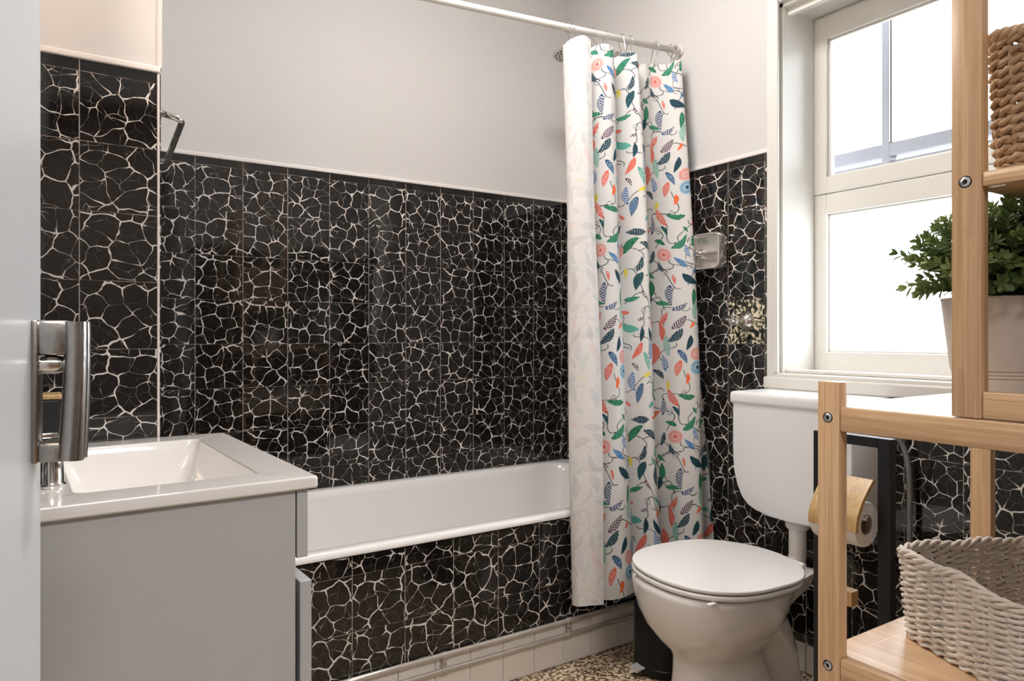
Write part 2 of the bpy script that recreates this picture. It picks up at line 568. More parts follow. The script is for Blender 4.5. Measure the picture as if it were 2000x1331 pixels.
def resample(P, n):
    d = np.r_[0, np.cumsum(np.linalg.norm(np.diff(P, axis=0), axis=1))]
    t = np.linspace(0, d[-1], n)
    return np.stack([np.interp(t, d, P[:, k]) for k in range(P.shape[1])], 1), d[-1]

def S(name, bm, mat, parent=None, **k):
    o = finish(bm, name, mat, parent, **k)
    if parent is None: o['kind'] = 'structure'
    return o

# ------------------------------------------------------------------ room shell
YB, XC, YP, XP = 2.53, 1.954, 1.776, 0.210        # back wall, window wall, pier front, pier side
XL, YF, CEIL = -0.115, -0.10, 2.62
TOP = 1.630                                        # top of the tiling
T = 0.006                                          # tile thickness

S('floor', BX(XL - .1, XC + .2, YF, YB + .1, -0.05, 0.0), M['floor'])
S('ceiling', BX(XL - .1, XC + .4, YF - .1, YB + .1, CEIL, CEIL + .06), M['ceiling'])

wb = S('wall_back', BX(XP, XC + .3, YB + T, YB + .15, 0, CEIL), M['plaster'])
S('tiling', BX(XP, XC, YB, YB + T, 0.42, TOP, ), M['tileB'], wb)
S('tile_ledge', BX(XP, XC, YB - 0.006, YB + T, TOP + .0005, TOP + .0145, bev=.003), M['trim_white'], wb)

# window wall: plaster panels round the opening
WY0, WY1, WZ0, WZ1 = 0.36, 1.427, 0.918, 2.098     # reveal
wc = bmesh.new()
X1 = XC + T
box(wc, X1, X1 + .30, WY1, YB + T, 0, CEIL)
box(wc, X1, X1 + .30, YF - .1, WY0, 0, CEIL)
box(wc, X1, X1 + .30, WY0, WY1, 0, WZ0 - .031)
box(wc, X1, X1 + .30, WY0, WY1, WZ1, CEIL)
wcr = S('wall_right', wc, M['plaster'])
tc = bmesh.new()
box(tc, XC, X1, WY1 + .03, YB, 0.088, TOP)
box(tc, XC, X1, WY0 - .03, WY1 + .03, 0.088, 0.90)
box(tc, XC, X1, YF, WY0 - .03, 0.088, TOP)
S('tiling', tc, M['tileC'], wcr)
led = bmesh.new()
box(led, XC - .006, X1, WY1 + .035, YB, TOP + .0005, TOP + .0145, .003)
box(led, XC - .006, X1, YF, WY0 - .035, TOP + .0005, TOP + .0145, .003)
S('tile_ledge', led, M['trim_white'], wcr)
ot = BX(XC - 0.0015, XC + .001, 1.4785, 1.6255, 1.0095, 1.1560)
S('marbled_tile', ot, M['odd_tile'], wcr)
# pale skirting tiles along the window wall
bs = bmesh.new()
box(bs, XC - .001, X1, YF, YB - .6, 0, .088)
bsr = S('baseboard_right', bs, M['grout'])
bs = bmesh.new()
y = 1.776
while y > YF + .01:
    box(bs, XC - .008, XC - .001, max(y - .1490, YF), y - .0015, .001, .086, .002)
    y -= .1505
S('skirting_tiles', bs, M['skirt_tile'], bsr)

# pier in front of the bath's left end, and left wall
wp = S('wall_pier', BX(XL - .1, XP - .001, YP + T, YB + .15, 0, CEIL), M['plaster'])
S('tiling', BX(XL, XP - .002, YP, YP + T, 0.0, TOP), M['tileP'], wp)
S('side_tiling', BX(XP - .001, XP + .005, YP + .003, YB, 0.42, TOP), M['tileA'], wp)
S('tile_ledge', BX(XL, XP + .004, YP - .006, YP + T, TOP + .0005, TOP + .0145, bev=.003), M['trim_white'], wp)
S('corner_trim', BX(XP - .002, XP + .0025, YP - .001, YP + .004, 0.42, TOP), M['trim_white'], wp)
S('plaster_corner', BX(XP - .001, XP + .008, YP + .004, YB + .004, TOP + .0145, CEIL), M['plaster'], wp)
wl = S('wall_left', BX(XL - .1, XL, YF - .1, YP + T, 0, CEIL), M['plaster'])
S('tiling', BX(XL, XL + .004, 1.05, YP, 0, TOP), M['tileA'], wl)

# wall with the doorway the camera stands in, and the hall behind it
wf = bmesh.new()
box(wf, XL - .1, XL + .0, YF - .12, YF, 0, CEIL)
box(wf, 0.74, XC + .3, YF - .12, YF, 0, CEIL)
box(wf, XL, 0.74, YF - .12, YF, 2.08, CEIL)
wfo = S('wall_front', wf, M['plaster'])
S('tiling', BX(0.80, XC, YF, YF + T, 0.0, TOP), M['tileP'], wfo)
hall = bmesh.new()
box(hall, -0.9, 1.6, -2.1, -2.0, 0, CEIL)
box(hall, -1.0, -0.9, -2.1, YF - .12, 0, CEIL)
box(hall, 1.6, 1.7, -2.1, YF - .12, 0, CEIL)
box(hall, -0.9, XL - .1, YF - .22, YF - .12, 0, CEIL)
S('wall_hall', hall, M['hall'])
S('floor_hall', BX(-1.0, 1.7, -2.1, YF, -0.05, -0.001), M['hall_floor'])
S('ceiling_hall', BX(-1.0, 1.7, -2.1, YF - .1, CEIL - .02, CEIL + .06), M['ceiling'])

# tiled bath front with its pale kick tiles
PX0, PX1 = XP + .003, XC - .001
bf = S('wall_bath_front', BX(PX0, PX1, YP + .010, YP + .03, 0, .459), M['grout'])
S('tiling', BX(PX0, PX1, YP, YP + .010, .137, .459), M['tileF'], bf)
ks = bmesh.new()
x = 1.1376 - .113 * 9
while x < PX1 - .01:
    box(ks, max(x, PX0), min(x + .1115, PX1), YP + .003, YP + .010, .001, .134, .002)
    x += .113
S('kick_tiles', ks, M['skirt_tile'], bf)

# ------------------------------------------------------------------ window
win = thing('window_1', 'deep white painted window with clear upper and frosted lower pane', 'window', (XC, 0.9, WZ0), kind='structure')
cs = bmesh.new()
CW = .036
box(cs, XC - .012, X1 + .01, WY1 - .001, WY1 + CW, WZ0 - CW - .012, WZ1 + .06, .003)
box(cs, XC - .012, X1 + .01, WY0 - CW, WY0 + .001, WZ0 - CW - .012, WZ1 + .06, .003)
box(cs, XC - .012, X1 + .01, WY0, WY1, WZ1 - .001, WZ1 + .06, .003)
box(cs, XC - .022, XC - .010, WY1 - .012, WY1 + .004, WZ0, WZ1 + .02, .003)
S('casing', cs, M['frame_paint'], win)
sl = bmesh.new()
box(sl, XC - .020, X1 + .19, WY0, WY1, WZ0 - .030, WZ0, .004)
box(sl, XC - .030, XC + .0, WY0 - CW, WY1 + CW, WZ0 - .050, WZ0 - .012, .005)
box(sl, XC + .02, XC + .055, WY0, WY1 - .01, WZ0, WZ0 + .012, .004)
S('sill', sl, M['frame_paint'], win)
rv = bmesh.new()
box(rv, X1, X1 + .18, WY1 - .012, WY1 + .0005, WZ0, WZ1)
box(rv, X1, X1 + .18, WY0, WY0 + .012, WZ0, WZ1)
box(rv, X1, X1 + .18, WY0, WY1, WZ1 - .012, WZ1)
box(rv, XC + .03, XC + .05, WY0 + .01, WY1 - .01, WZ1 - .035, WZ1 - .01, .003)
S('reveal_lining', rv, M['frame_paint'], win)
XS = 2.125                                             # room face of the sashes
def sash(z0, z1, gz0, gz1, gy1, gy0, xoff, pane, name):
    b = bmesh.new()
    x0, x1 = XS + xoff, XS + xoff + .040
    a, c = WY0 + .008, WY1 - .012
    box(b, x0, x1, gy1, c, z0, z1, .003)
    box(b, x0, x1, a, gy0, z0, z1, .003)
    box(b, x0, x1, gy0 - .001, gy1 + .001, gz1, z1, .003)
    box(b, x0, x1, gy0 - .001, gy1 + .001, z0, gz0, .003)
    # glazing bead
    for (ya, yb, za, zb) in ((gy1 - .006, gy1, gz0, gz1), (gy0, gy0 + .006, gz0, gz1), (gy0, gy1, gz1 - .006, gz1), (gy0, gy1, gz0, gz0 + .006)):
        box(b, x0 + .014, x0 + .026, ya, yb, za, zb, .002)
    s = S(name, b, M['frame_paint'], win, )
    S('pane', BX(x0 + .018, x0 + .022, gy0 + .002, gy1 - .002, gz0 + .002, gz1 - .002), pane, s)
    return s
GY1, GY0 = 1.372, .43
sash(1.5005, WZ1 - .014, 1.556, 2.006, GY1, GY0, 0.0, M['glass'], 'upper_sash')
sash(WZ0 + .001, 1.4985, .984, 1.434, GY1, GY0, 0.002, M['frosted'], 'lower_sash')
# second frame seen through the upper pane
ow = thing('window_2', 'grey outer window frame seen through the upper pane', 'window frame', (2.42, 0.9, 1.5), kind='structure')
ob = bmesh.new()
XO = 2.42
box(ob, XO - .0015, XO + .048, 1.325, 1.352, 1.60, 2.45, .003)
box(ob, XO, XO + .05, 0.2, 1.60, 1.655, 1.700, .003)
box(ob, XO + .015, XO + .06, 0.2, 1.60, 1.605, 1.642, .003)
box(ob, XO, XO + .05, 1.585, 1.62, 1.60, 2.45, .003)
S('outer_frame', ob, M['outer_frame'], ow)
ob = bmesh.new()
box(ob, XO - .004, XO + .05, 1.3165, 1.3245, 1.702, 2.45, .002)
S('outer_bead', ob, M['frame_paint'], ow)
S('outer_seal', BX(XO - .006, XO - .003, 1.3145, 1.3185, 1.70, 2.45), M['black_plastic'], ow)

# ------------------------------------------------------------------ open door with its old pull handle
DA = math.radians(56.74 + 25.0)                        # heading of the leaf, away from the hinge
E = (-0.0045, 0.744)
dr = thing('door_1', 'open white painted door with worn chrome pull handle', 'door', (E[0], E[1], 0.008), DA, kind='structure')
LW = .80
leaf = bmesh.new()
box(leaf, -LW, -.006, 0.0, .038, 0, 2.03, .003)      # local +x runs to the free edge, room face at y = 0
S('leaf', leaf, M['door_paint'], dr, local=True)
S('edge_strip', BX(-.010, 0.012, 0.002, .034, 0, 2.03, bev=.002), M['door_edge'], dr, local=True)
HZ = 0.926                                              # handle bottom (local z)
hb = bmesh.new()
prot = -.027
def hx_slab(x0, x1, yz):
    """extrude a y-z outline along local x"""
    ra = [(x0, p[0], p[1]) for p in yz]; rb = [(x1, p[0], p[1]) for p in yz]
    ring_faces(hb, [ra, rb], True, True, True)
hc = -.033                                              # handle axis along the leaf
top, bot = HZ + .118, HZ
box(hb, hc - .013, hc + .013, -.0045, 0.0, bot, top, .0015)
box(hb, hc - .011, hc + .011, prot, -.003, top - .029, top, .003)
box(hb, hc - .011, hc + .011, prot, -.003, bot, bot + .016, .003)
fil = [(-.004, top - .029), (-.010, top - .029), (-.006, top - .031), (-.0045, top - .037)]
ring_faces(hb, [[(hc - .010, p[0], p[1]) for p in fil], [(hc + .010, p[0], p[1]) for p in fil]], True, True, True)
# grip: two rounded flutes, leaning out slightly towards the foot
for dx, rad, off in ((-.007, .0085, 0.000), (.007, .0085, 0.001)):
    tube(hb, [(hc + dx, prot - .003 - off + .004 * (1 - k / 8) ** 2 - .001, bot + .001 + (top - bot - .002) * k / 8) for k in range(9)],
         [rad + .0012 - .0012 * k / 8 for k in range(9)], 16)
bmesh.ops.recalc_face_normals(hb, faces=hb.faces)
hd = S('handle', hb, M['old_chrome'], dr, local=True, smooth=True, angle=40)
sp = bmesh.new()
lathe(sp, [(0, -.0), (.0075, 0), (.0080, -.015), (.0066, -.0205), (.0058, -.0215), (.0058, -.026), (0, -.026)], (hc, 0, HZ + .081), 24, 'Y')
S('spindle', sp, M['chrome'], hd, local=True, smooth=True, angle=40)

# ------------------------------------------------------------------ bathtub
BX0, BX1, BY0, BY1, BZ = XP + .007, XC - .003, YP - .012, YB - .003, .485
tub = thing('bathtub', 'long white enamel bathtub set between the pier and window wall', 'bathtub', ((BX0 + BX1) / 2, (BY0 + BY1) / 2, .06))
b = bmesh.new()
cx, cy, hx, hy = (BX0 + BX1) / 2, (BY0 + BY1) / 2, (BX1 - BX0) / 2, (BY1 - BY0) / 2
rings = [rrect(cx, cy, hx - .012, hy - .012, .02, BZ - .024), rrect(cx, cy, hx - .001, hy - .001, .02, BZ - .019),
         rrect(cx, cy, hx, hy, .02, BZ - .014), rrect(cx, cy, hx - .003, hy - .003, .02, BZ - .004),
         rrect(cx, cy, hx - .010, hy - .010, .022, BZ), rrect(cx, cy, hx - .045, hy - .040, .09, BZ - .001),
         rrect(cx, cy, hx - .055, hy - .050, .10, BZ - .006), rrect(cx, cy, hx - .064, hy - .058, .11, BZ - .03),
         rrect(cx + .01, cy, hx - .09, hy - .075, .13, BZ - .16), rrect(cx + .02, cy, hx - .14, hy - .10, .15, BZ - .30),
         rrect(cx + .03, cy, hx - .20, hy - .15, .15, BZ - .37), rrect(cx + .03, cy, hx - .30, hy - .22, .12, BZ - .385)]
ring_faces(b, rings, True, False, True)
bmesh.ops.recalc_face_normals(b, faces=b.faces)
weighted(finish(b, 'tub_shell', M['enamel'], tub, smooth=True, angle=50))
b = bmesh.new()
lathe(b, [(0, .006), (.02, .006), (.028, .002), (.03, 0)], (1.62, cy, BZ - .386), 24)
finish(b, 'drain', M['chrome'], tub, smooth=True)

# two painted heating pipes on clips along the kick tiles
def hpipe(name, z, r, label, yy):
    p = thing(name, label, 'pipe', (1.1, yy, z))
    bb = bmesh.new(); tube(bb, [(XP + .01, yy, z), (0.8, yy, z + .0008), (1.4, yy, z - .0006), (XC - .004, yy, z)], r, 14)
    finish(bb, 'pipe_run', M['pipe'], p, smooth=True)
    return p
p1 = hpipe('heating_pipe', .141, .0080, 'upper bare metal heating pipe running just under the black bath tiles', YP - .012)
p2 = hpipe('heating_pipe', .098, .0075, 'lower bare metal heating pipe running across the white kick tiles', YP - .012)
for xx in (0.46, 0.93, 1.372, 1.80):
    bb = bmesh.new()
    box(bb, xx - .006, xx + .006, YP - .018, YP + .003, .094, .119, .002)
    tube(bb, [(xx - .008, YP - .012, .0985), (xx + .008, YP - .012, .0985)], .0100, 14)
    finish(bb, 'pipe_clip', M['pipe'], p2, smooth=True, angle=40)
    bb = bmesh.new()
    box(bb, xx - .006, xx + .006, YP - .018, YP + .003, .1195, .143, .002)
    tube(bb, [(xx - .008, YP - .012, .141), (xx + .008, YP - .012, .141)], .0100, 14)
    finish(bb, 'pipe_clip', M['pipe'], p1, smooth=True, angle=40)

# ------------------------------------------------------------------ vanity
VR = math.radians(2.0)
van = thing('vanity_cabinet', 'light grey bathroom cabinet under the white washbasin', 'cabinet', (0.372, 1.1423, 0.0), VR)
van['_base'] = (0, 0, 0)
b = bmesh.new()
box(b, -.455, -.0350, .012, .030, .02, .7885, .001)
box(b, -.455, -.0350, .602, .620, .02, .7885, .001)
box(b, -.455, -.440, .030, .602, .02, .7885)
box(b, -.440, -.0360, .030, .602, .02, .040)
box(b, -.440, -.070, .030, .602, .640, .652)
finish(b, 'carcass', M['cabinet'], van, local=True)
finish(BX(-.0325, -.0145, .012, .620, .676, .7865, bev=.0012), 'drawer_front', M['cabinet'], van, local=True)
b = BX(-.0280, -.0090, .010, .618, .10, .638, bev=.0012)
finish(b, 'cupboard_door', M['cabinet'], van, local=True)
ZT = .809
bas = thing('washbasin', 'white ceramic washbasin with rectangular bowl on the grey cabinet', 'washbasin', (0.372, 1.1423, .7892), VR)
b = bmesh.new()
z0 = ZT - .7892
ox0, ox1, oy0, oy1 = -.465, 0.0, 0.0, .634
ocx, ocy, ohx, ohy = (ox0 + ox1) / 2, (oy0 + oy1) / 2, (ox1 - ox0) / 2, (oy1 - oy0) / 2
ix0, ix1, iy0, iy1 = -.335, -.075, .078, .552
icx, icy, ihx, ihy = (ix0 + ix1) / 2, (iy0 + iy1) / 2, (ix1 - ix0) / 2, (iy1 - iy0) / 2
rings = [rrect(ocx, ocy, ohx - .03, ohy - .03, .006, 0.0), rrect(ocx, ocy, ohx - .002, ohy - .002, .007, 0.0005), rrect(ocx, ocy, ohx, ohy, .008, .003),
         rrect(ocx, ocy, ohx, ohy, .008, z0 - .004), rrect(ocx, ocy, ohx - .0015, ohy - .0015, .008, z0 - .001),
         rrect(ocx, ocy, ohx - .005, ohy - .005, .010, z0),
         rrect(icx, icy, ihx + .003, ihy + .003, .018, z0), rrect(icx, icy, ihx, ihy, .018, z0 - .003),
         rrect(icx, icy, ihx - .006, ihy - .006, .02, z0 - .03), rrect(icx - .005, icy, ihx - .03, ihy - .045, .03, z0 - .085),
         rrect(icx - .008, icy, ihx - .05, ihy - .08, .04, z0 - .100)]
ring_faces(b, rings, True, False, True)
bmesh.ops.recalc_face_normals(b, faces=b.faces)
weighted(finish(b, 'basin', M['ceramic'], bas, local=True, smooth=True, angle=38))
b = bmesh.new()
tx_, ty_ = -.362, .15
lathe(b, [(0, 0), (.019, 0), (.020, .004), (.017, .008), (.0165, .055), (.018, .060), (.018, .072), (0, .076)], (tx_, ty_, z0), 28)
tube(b, arc_path([(tx_, ty_ + .01, z0 + .045), (tx_ + .006, ty_ + .09, z0 + .050), (tx_ + .006, ty_ + .10, z0 + .035)], .015), .010, 14)
box(b, tx_ - .05, tx_ + .010, ty_ - .007, ty_ + .007, z0 + .074, z0 + .083, .003)
finish(b, 'tap', M['chrome'], bas, local=True, smooth=True, angle=40)

b = thing('toiletry_box', 'small black box with a pale wooden lid behind the door handle, on the washbasin', 'box', (-.04, 1.655, ZT + .001))
k = bmesh.new(); box(k, -.085, .022, 1.62, 1.69, ZT + .001, .915, .004)
finish(k, 'box_body', M['black_metal'], b)
finish(BX(-.087, .024, 1.618, 1.692, .9155, .925, bev=.003), 'lid', M['bamboo_gold'], b)

# ------------------------------------------------------------------ grab bar on the pier side
g = thing('grab_bar', 'bent chrome grab bar fixed to the side of the tiled pier', 'grab bar', (XP, 1.96, 1.52))
b = bmesh.new()
gx = XP + .006
tube(b, arc_path([(gx, 1.825, 1.556), (gx + .052, 1.825, 1.548), (gx + .052, 2.10, 1.505), (gx, 2.10, 1.497)], .022, 8), .0075, 16)
finish(b, 'bar', M['chrome'], g, smooth=True)
for yy, zz in ((1.825, 1.556), (2.10, 1.497)):
    b = bmesh.new(); lathe(b, [(0, 0), (.020, 0), (.020, .003), (.012, .008), (0, .008)], (gx - .0005, yy, zz), 24, 'X')
    finish(b, 'flange', M['chrome'], g, smooth=True, angle=40)

# ------------------------------------------------------------------ curtain rod, rings, curtain
RA = Vector((XP + .009, 1.985, 2.035)); RB = Vector((XC - .001 + .006, 1.852, 2.088))
def rod_at(x):
    t = (x - RA.x) / (RB.x - RA.x)
    return RA.lerp(RB, t)
rod = thing('curtain_rod', 'off-white round shower curtain rod spanning above the bathtub', 'curtain rod', tuple(RA.lerp(RB, .5)))
b = bmesh.new(); tube(b, [RA, RA.lerp(RB, .3), RA.lerp(RB, .7), RB], .0115, 20)
finish(b, 'rod', M['rod'], rod, smooth=True)
b = bmesh.new(); lathe(b, [(0, 0), (.018, 0), (.018, -.004), (.014, -.008), (.014, -.02), (0, -.02)], tuple(RB), 24, 'X')
finish(b, 'end_flange', M['rod'], rod, smooth=True, angle=40)

# --- printed cloth
def make_print(W, Hh, step):
    nx, ny = int(W / step), int(Hh / step)
    gx_, gy_ = np.meshgrid((np.arange(nx) + .5) * step, (np.arange(ny) + .5) * step)
    img = np.empty((ny, nx, 3)); img[:] = (0.80, 0.78, 0.755)
    def wrap(dx, L): return (dx + L / 2) % L - L / 2
    def paint(mask, col):
        m = np.clip(mask, 0, 1)[..., None]
        img[:] = img * (1 - m) + np.array(col) * m
    def lin(c): return tuple((v / 255.0) ** 2.2 for v in c)
    teal, green, mint, blue, navy = lin((25, 66, 80)), lin((22, 112, 72)), lin((98, 178, 158)), lin((70, 122, 180)), lin((34, 62, 110))
    coral, orange, pink, yellow, dark, plum = lin((232, 104, 84)), lin((250, 112, 62)), lin((236, 176, 168)), lin((238, 220, 92)), lin((48, 56, 60)), lin((92, 58, 82))
    white, sky, moss = lin((236, 234, 230)), lin((150, 190, 214)), lin((140, 180, 70))
    aa = step * .75
    rng = np.random.RandomState(11)
    # motif centres, spaced out on the repeat
    pts = []
    tries = 0
    while tries < 9000 and len(pts) < 210:
        p = (rng.rand() * W, rng.rand() * Hh); tries += 1
        if all(math.hypot(wrap(p[0] - q[0], W), wrap(p[1] - q[1], Hh)) > .0435 for q in pts):
            pts.append(p)
    # thin dark vines with an occasional loop, wandering between neighbours
    def stroke(P, w, col):
        P = np.array(P)
        best = np.full(gx_.shape, 1e3)
        for a, c in zip(P[:-1], P[1:]):
            m = (a + c) / 2
            dx = wrap(gx_ - m[0], W); dy = wrap(gy_ - m[1], Hh)
            sel = (abs(dx) < .02) & (abs(dy) < .02)
            if not sel.any(): continue
            d = c - a; L2 = max((d * d).sum(), 1e-12)
            ux, uy = dx[sel], dy[sel]
            t = np.clip((ux * d[0] + uy * d[1]) / L2, -.5, .5)
            dd = np.hypot(ux - t * d[0], uy - t * d[1])
            best[sel] = np.minimum(best[sel], dd)
        paint((w + aa / 2 - best) / aa, col)
    for k in range(0, len(pts), 3):
        p = np.array(pts[k])
        others = sorted(pts, key=lambda q: math.hypot(wrap(q[0] - p[0], W), wrap(q[1] - p[1], Hh)))
        q = others[4 + rng.randint(5)]
        d = np.array([wrap(q[0] - p[0], W), wrap(q[1] - p[1], Hh)])
        nrm = np.array([-d[1], d[0]]) * rng.choice([-1, 1])
        P = [p + d * t + nrm * .38 * math.sin(t * PI * 1.25) + nrm * .03 * math.sin(t * PI * 3) for t in np.linspace(-.2, 1.3, 22)]
        stroke(P, .00135, dark)
        if rng.rand() < .2:
            c = p + d * .6 + nrm * .25
            stroke([c + .0085 * np.array([math.cos(a), math.sin(a) * 1.3]) for a in np.linspace(0, 2 * PI, 14)], .00075, dark)
    def leaf(c, L, Wd, ang, bend, colA, style, colB):
        dx = wrap(gx_ - c[0], W); dy = wrap(gy_ - c[1], Hh)
        sel = (abs(dx) < L * .75) & (abs(dy) < L * .75)
        ux, uy = dx[sel], dy[sel]
        a = ux * math.cos(ang) + uy * math.sin(ang)
        s = -ux * math.sin(ang) + uy * math.cos(ang)
        t = a / L + .5
        s = s - bend * L * (1 - (2 * t - 1) ** 2)
        prof = Wd * np.clip(np.sin(np.clip(t, 0, 1) * PI), 0, 1) ** .75 * (1.25 - .5 * t)
        d = prof / 2 - abs(s)
        m = np.clip(d / aa + .5, 0, 1) * ((t > 0) & (t < 1))
        full = np.zeros(gx_.shape); full[sel] = m
        paint(full, colA)
        if style == 'rib':
            ph = (a - abs(s) * .9) / .0088
            st = np.clip((np.abs((ph % 1) - .5) - .25) * 8, 0, 1) * np.clip((d - .0004) / aa, 0, 1)
            full[sel] = m * st * ((t > .12) & (t < .9)); paint(full, colB)
        elif style == 'vein':
            ph = (a - abs(s) * .9) / .0085
            st = np.clip((np.abs((ph % 1) - .5) - .33) * 9, 0, 1) * np.clip((d - .0012) / aa, 0, 1)
            full[sel] = m * st * (t > .15); paint(full, colB)
        elif style == 'dot':
            q = .0078
            px = (a / q) % 1 - .5; py = ((s / q) + .5 * (np.floor(a / q) % 2)) % 1 - .5
            st = np.clip((.24 - np.hypot(px, py)) * 8, 0, 1) * np.clip((d - .001) / aa, 0, 1)
            full[sel] = m * st; paint(full, colB)
        elif style == 'half':
            full[sel] = m * np.clip(s / aa + .5, 0, 1) ; paint(full, colB)
    def flower(c, R, colA, colC, colB):
        dx = wrap(gx_ - c[0], W); dy = wrap(gy_ - c[1], Hh)
        r = np.hypot(dx, dy); th = np.arctan2(dy, dx)
        edge = R * (1 + .05 * np.cos(th * 16))
        paint((edge - r) / aa + .5, colA)
        paint(np.clip(np.cos(th * 16) * 2.5 - .9, 0, 1) * np.clip((r - R * .45) / aa, 0, 1) * np.clip((R * .86 - r) / aa, 0, 1) * .8, colB)
        paint(np.clip((R * .5 - r) / aa, 0, 1) * np.clip((r - R * .38) / aa, 0, 1) * .7, white)
        paint((R * .24 - r) / aa + .5, colC)
    kinds = [('rib', navy, white), ('rib', blue, white), ('rib', navy, sky), ('vein', coral, white), ('rib', plum, white), ('rib', green, mint), ('vein', green, mint), ('dot', teal, mint), ('dot', teal, white),
             ('vein', mint, white), ('rib', mint, white), ('plain', teal, None), ('rib', plum, pink), ('rib', moss, yellow), ('plain', green, None),
             ('vein', coral, pink), ('plain', orange, None), ('plain', yellow, None), ('rib', teal, mint), ('vein', blue, sky), ('dot', teal, white), ('plain', mint, None), ('rib', green, mint), ('vein', mint, white), ('rib', blue, white), ('vein', green, mint)]
    for i, p in enumerate(pts):
        r = rng.rand()
        if i % 13 == 5:
            flower(p, .021 + .004 * rng.rand(), [sky, pink, sky, pink, yellow][(i // 13) % 5], [teal, pink, teal, coral, lin((240, 240, 200))][(i // 13) % 5], [blue, coral, blue, coral, mint][(i // 13) % 5])
            continue
        st, A_, B_ = kinds[rng.randint(len(kinds))]
        small = (A_ in (yellow, orange)) or r < .22
        L = (.028 + .014 * rng.rand()) if small else (.050 + .026 * rng.rand())
        leaf(p, L, L * (.30 + .09 * rng.rand()), rng.normal(PI / 2, .75) * rng.choice([-1, 1]), rng.choice([-1, 1]) * (.03 + .10 * rng.rand()), A_, st, B_)
    return img

PW, PH, PSTEP = .50, .64, .00125
PRINT = make_print(PW, PH, PSTEP)

# plan of the folds: top along the rod, bottom hanging outside the bath (x, y)
def ro(x, d):
    p = rod_at(x); return (x, p.y - d * (1.3 if d > 0 else 1.15))
topP = [ro(1.494, .062), ro(1.462, .066), ro(1.432, .040), ro(1.440, .004), ro(1.485, -.016), ro(1.520, -.012), ro(1.545, .030), ro(1.585, .050), ro(1.620, .030),
        ro(1.622, -.014), ro(1.655, -.026), ro(1.680, .004), ro(1.704, .042), ro(1.730, .022), ro(1.728, -.020), ro(1.765, -.024), ro(1.805, -.010), ro(1.840, -.018),
        ro(1.862, .000), ro(1.880, .040), ro(1.905, .046), ro(1.915, .006), ro(1.905, -.026), ro(1.930, -.028), ro(1.942, .002)]
botP = [(1.408, 1.640), (1.375, 1.645), (1.338, 1.668), (1.338, 1.705), (1.385, 1.728), (1.430, 1.722), (1.440, 1.678), (1.500, 1.650), (1.560, 1.668),
        (1.572, 1.712), (1.600, 1.728), (1.632, 1.700), (1.664, 1.664), (1.700, 1.676), (1.704, 1.722), (1.740, 1.735), (1.784, 1.716), (1.812, 1.700),
        (1.828, 1.668), (1.856, 1.650), (1.886, 1.662), (1.890, 1.710), (1.894, 1.726), (1.918, 1.700), (1.940, 1.668)]
NU, NV = 820, 900
TP, Lt = resample(catmull([(p[0], p[1]) for p in topP], 3000), NU)
BP, Lb = resample(catmull(botP, 3000), NU)
uu = np.linspace(0, 1, NU)
v = np.linspace(0, 1, NV)[:, None]
ease = v ** 0.9
ztop = np.array([rod_at(x).z for x in TP[:, 0]]) - .056
# hem sags a little between the hooks
NR = 9
hook_u = np.array([.035, .165, .29, .40, .50, .62, .74, .86, .975])
near = np.min(np.abs(uu[None, :] - hook_u[:, None]), axis=0)
ztop = ztop - .014 * np.clip(near / .06, 0, 1) ** 1.3
zbot = .222 + .004 * np.sin(uu * 40)
X = TP[None, :, 0] * (1 - ease) + BP[None, :, 0] * ease
Y = TP[None, :, 1] * (1 - ease) + BP[None, :, 1] * ease
Z = ztop[None, :] * (1 - v) + zbot[None, :] * v
ph = np.sin(v * PI)
X += .006 * np.sin(uu[None, :] * 23 + v * 3.1) * ph + .0015 * np.sin(uu[None, :] * 90 + v * 11) * ph
Y += .010 * np.sin(uu[None, :] * 17 + v * 4.3 + 1) * ph + .0012 * np.sin(uu[None, :] * 70 - v * 17) * ph
# pressed-in packing creases
for cz in (.30, .55, .78):
    Y += .0016 * np.exp(-((v - cz) / .006) ** 2)
X = np.minimum(X, XC - .006)
co = np.stack([X, Y, Z], -1).reshape(-1, 3)
CLW = (Lt + Lb) / 2
cu = (uu * CLW)[None, :].repeat(NV, 0); cv = (v * 1.82).repeat(NU, 1)
iu = ((cu % PW) / PSTEP).astype(int) % PRINT.shape[1]
iv = (((1.82 - cv) % PH) / PSTEP).astype(int) % PRINT.shape[0]
colr = PRINT[iv, iu]
hem = (cv > 1.82 - .004) | (np.abs(cv - (1.82 - .026)) < .0012)
colr[hem] = colr[hem] * .6 + np.array((.8, .77, .73)) * .4
colr = np.concatenate([colr, np.ones(colr.shape[:2] + (1,))], -1).reshape(-1, 4)
base = co.mean(0); base[2] = co[:, 2].min()
me = bpy.data.meshes.new('shower_curtain')
ii = np.arange(NU * NV).reshape(NV, NU)
q = np.stack([ii[:-1, :-1], ii[1:, :-1], ii[1:, 1:], ii[:-1, 1:]], -1).reshape(-1, 4)
me.vertices.add(len(co)); me.vertices.foreach_set('co', (co - base).ravel())
me.loops.add(q.size); me.loops.foreach_set('vertex_index', q.ravel().astype(np.int32))
me.polygons.add(len(q)); me.polygons.foreach_set('loop_start', (np.arange(len(q)) * 4).astype(np.int32))
me.update(calc_edges=True)
me.polygons.foreach_set('use_smooth', np.ones(len(q), dtype=bool))
ca = me.color_attributes.new('cloth_print', 'FLOAT_COLOR', 'POINT')
ca.data.foreach_set('color', colr.astype(np.float32).ravel())

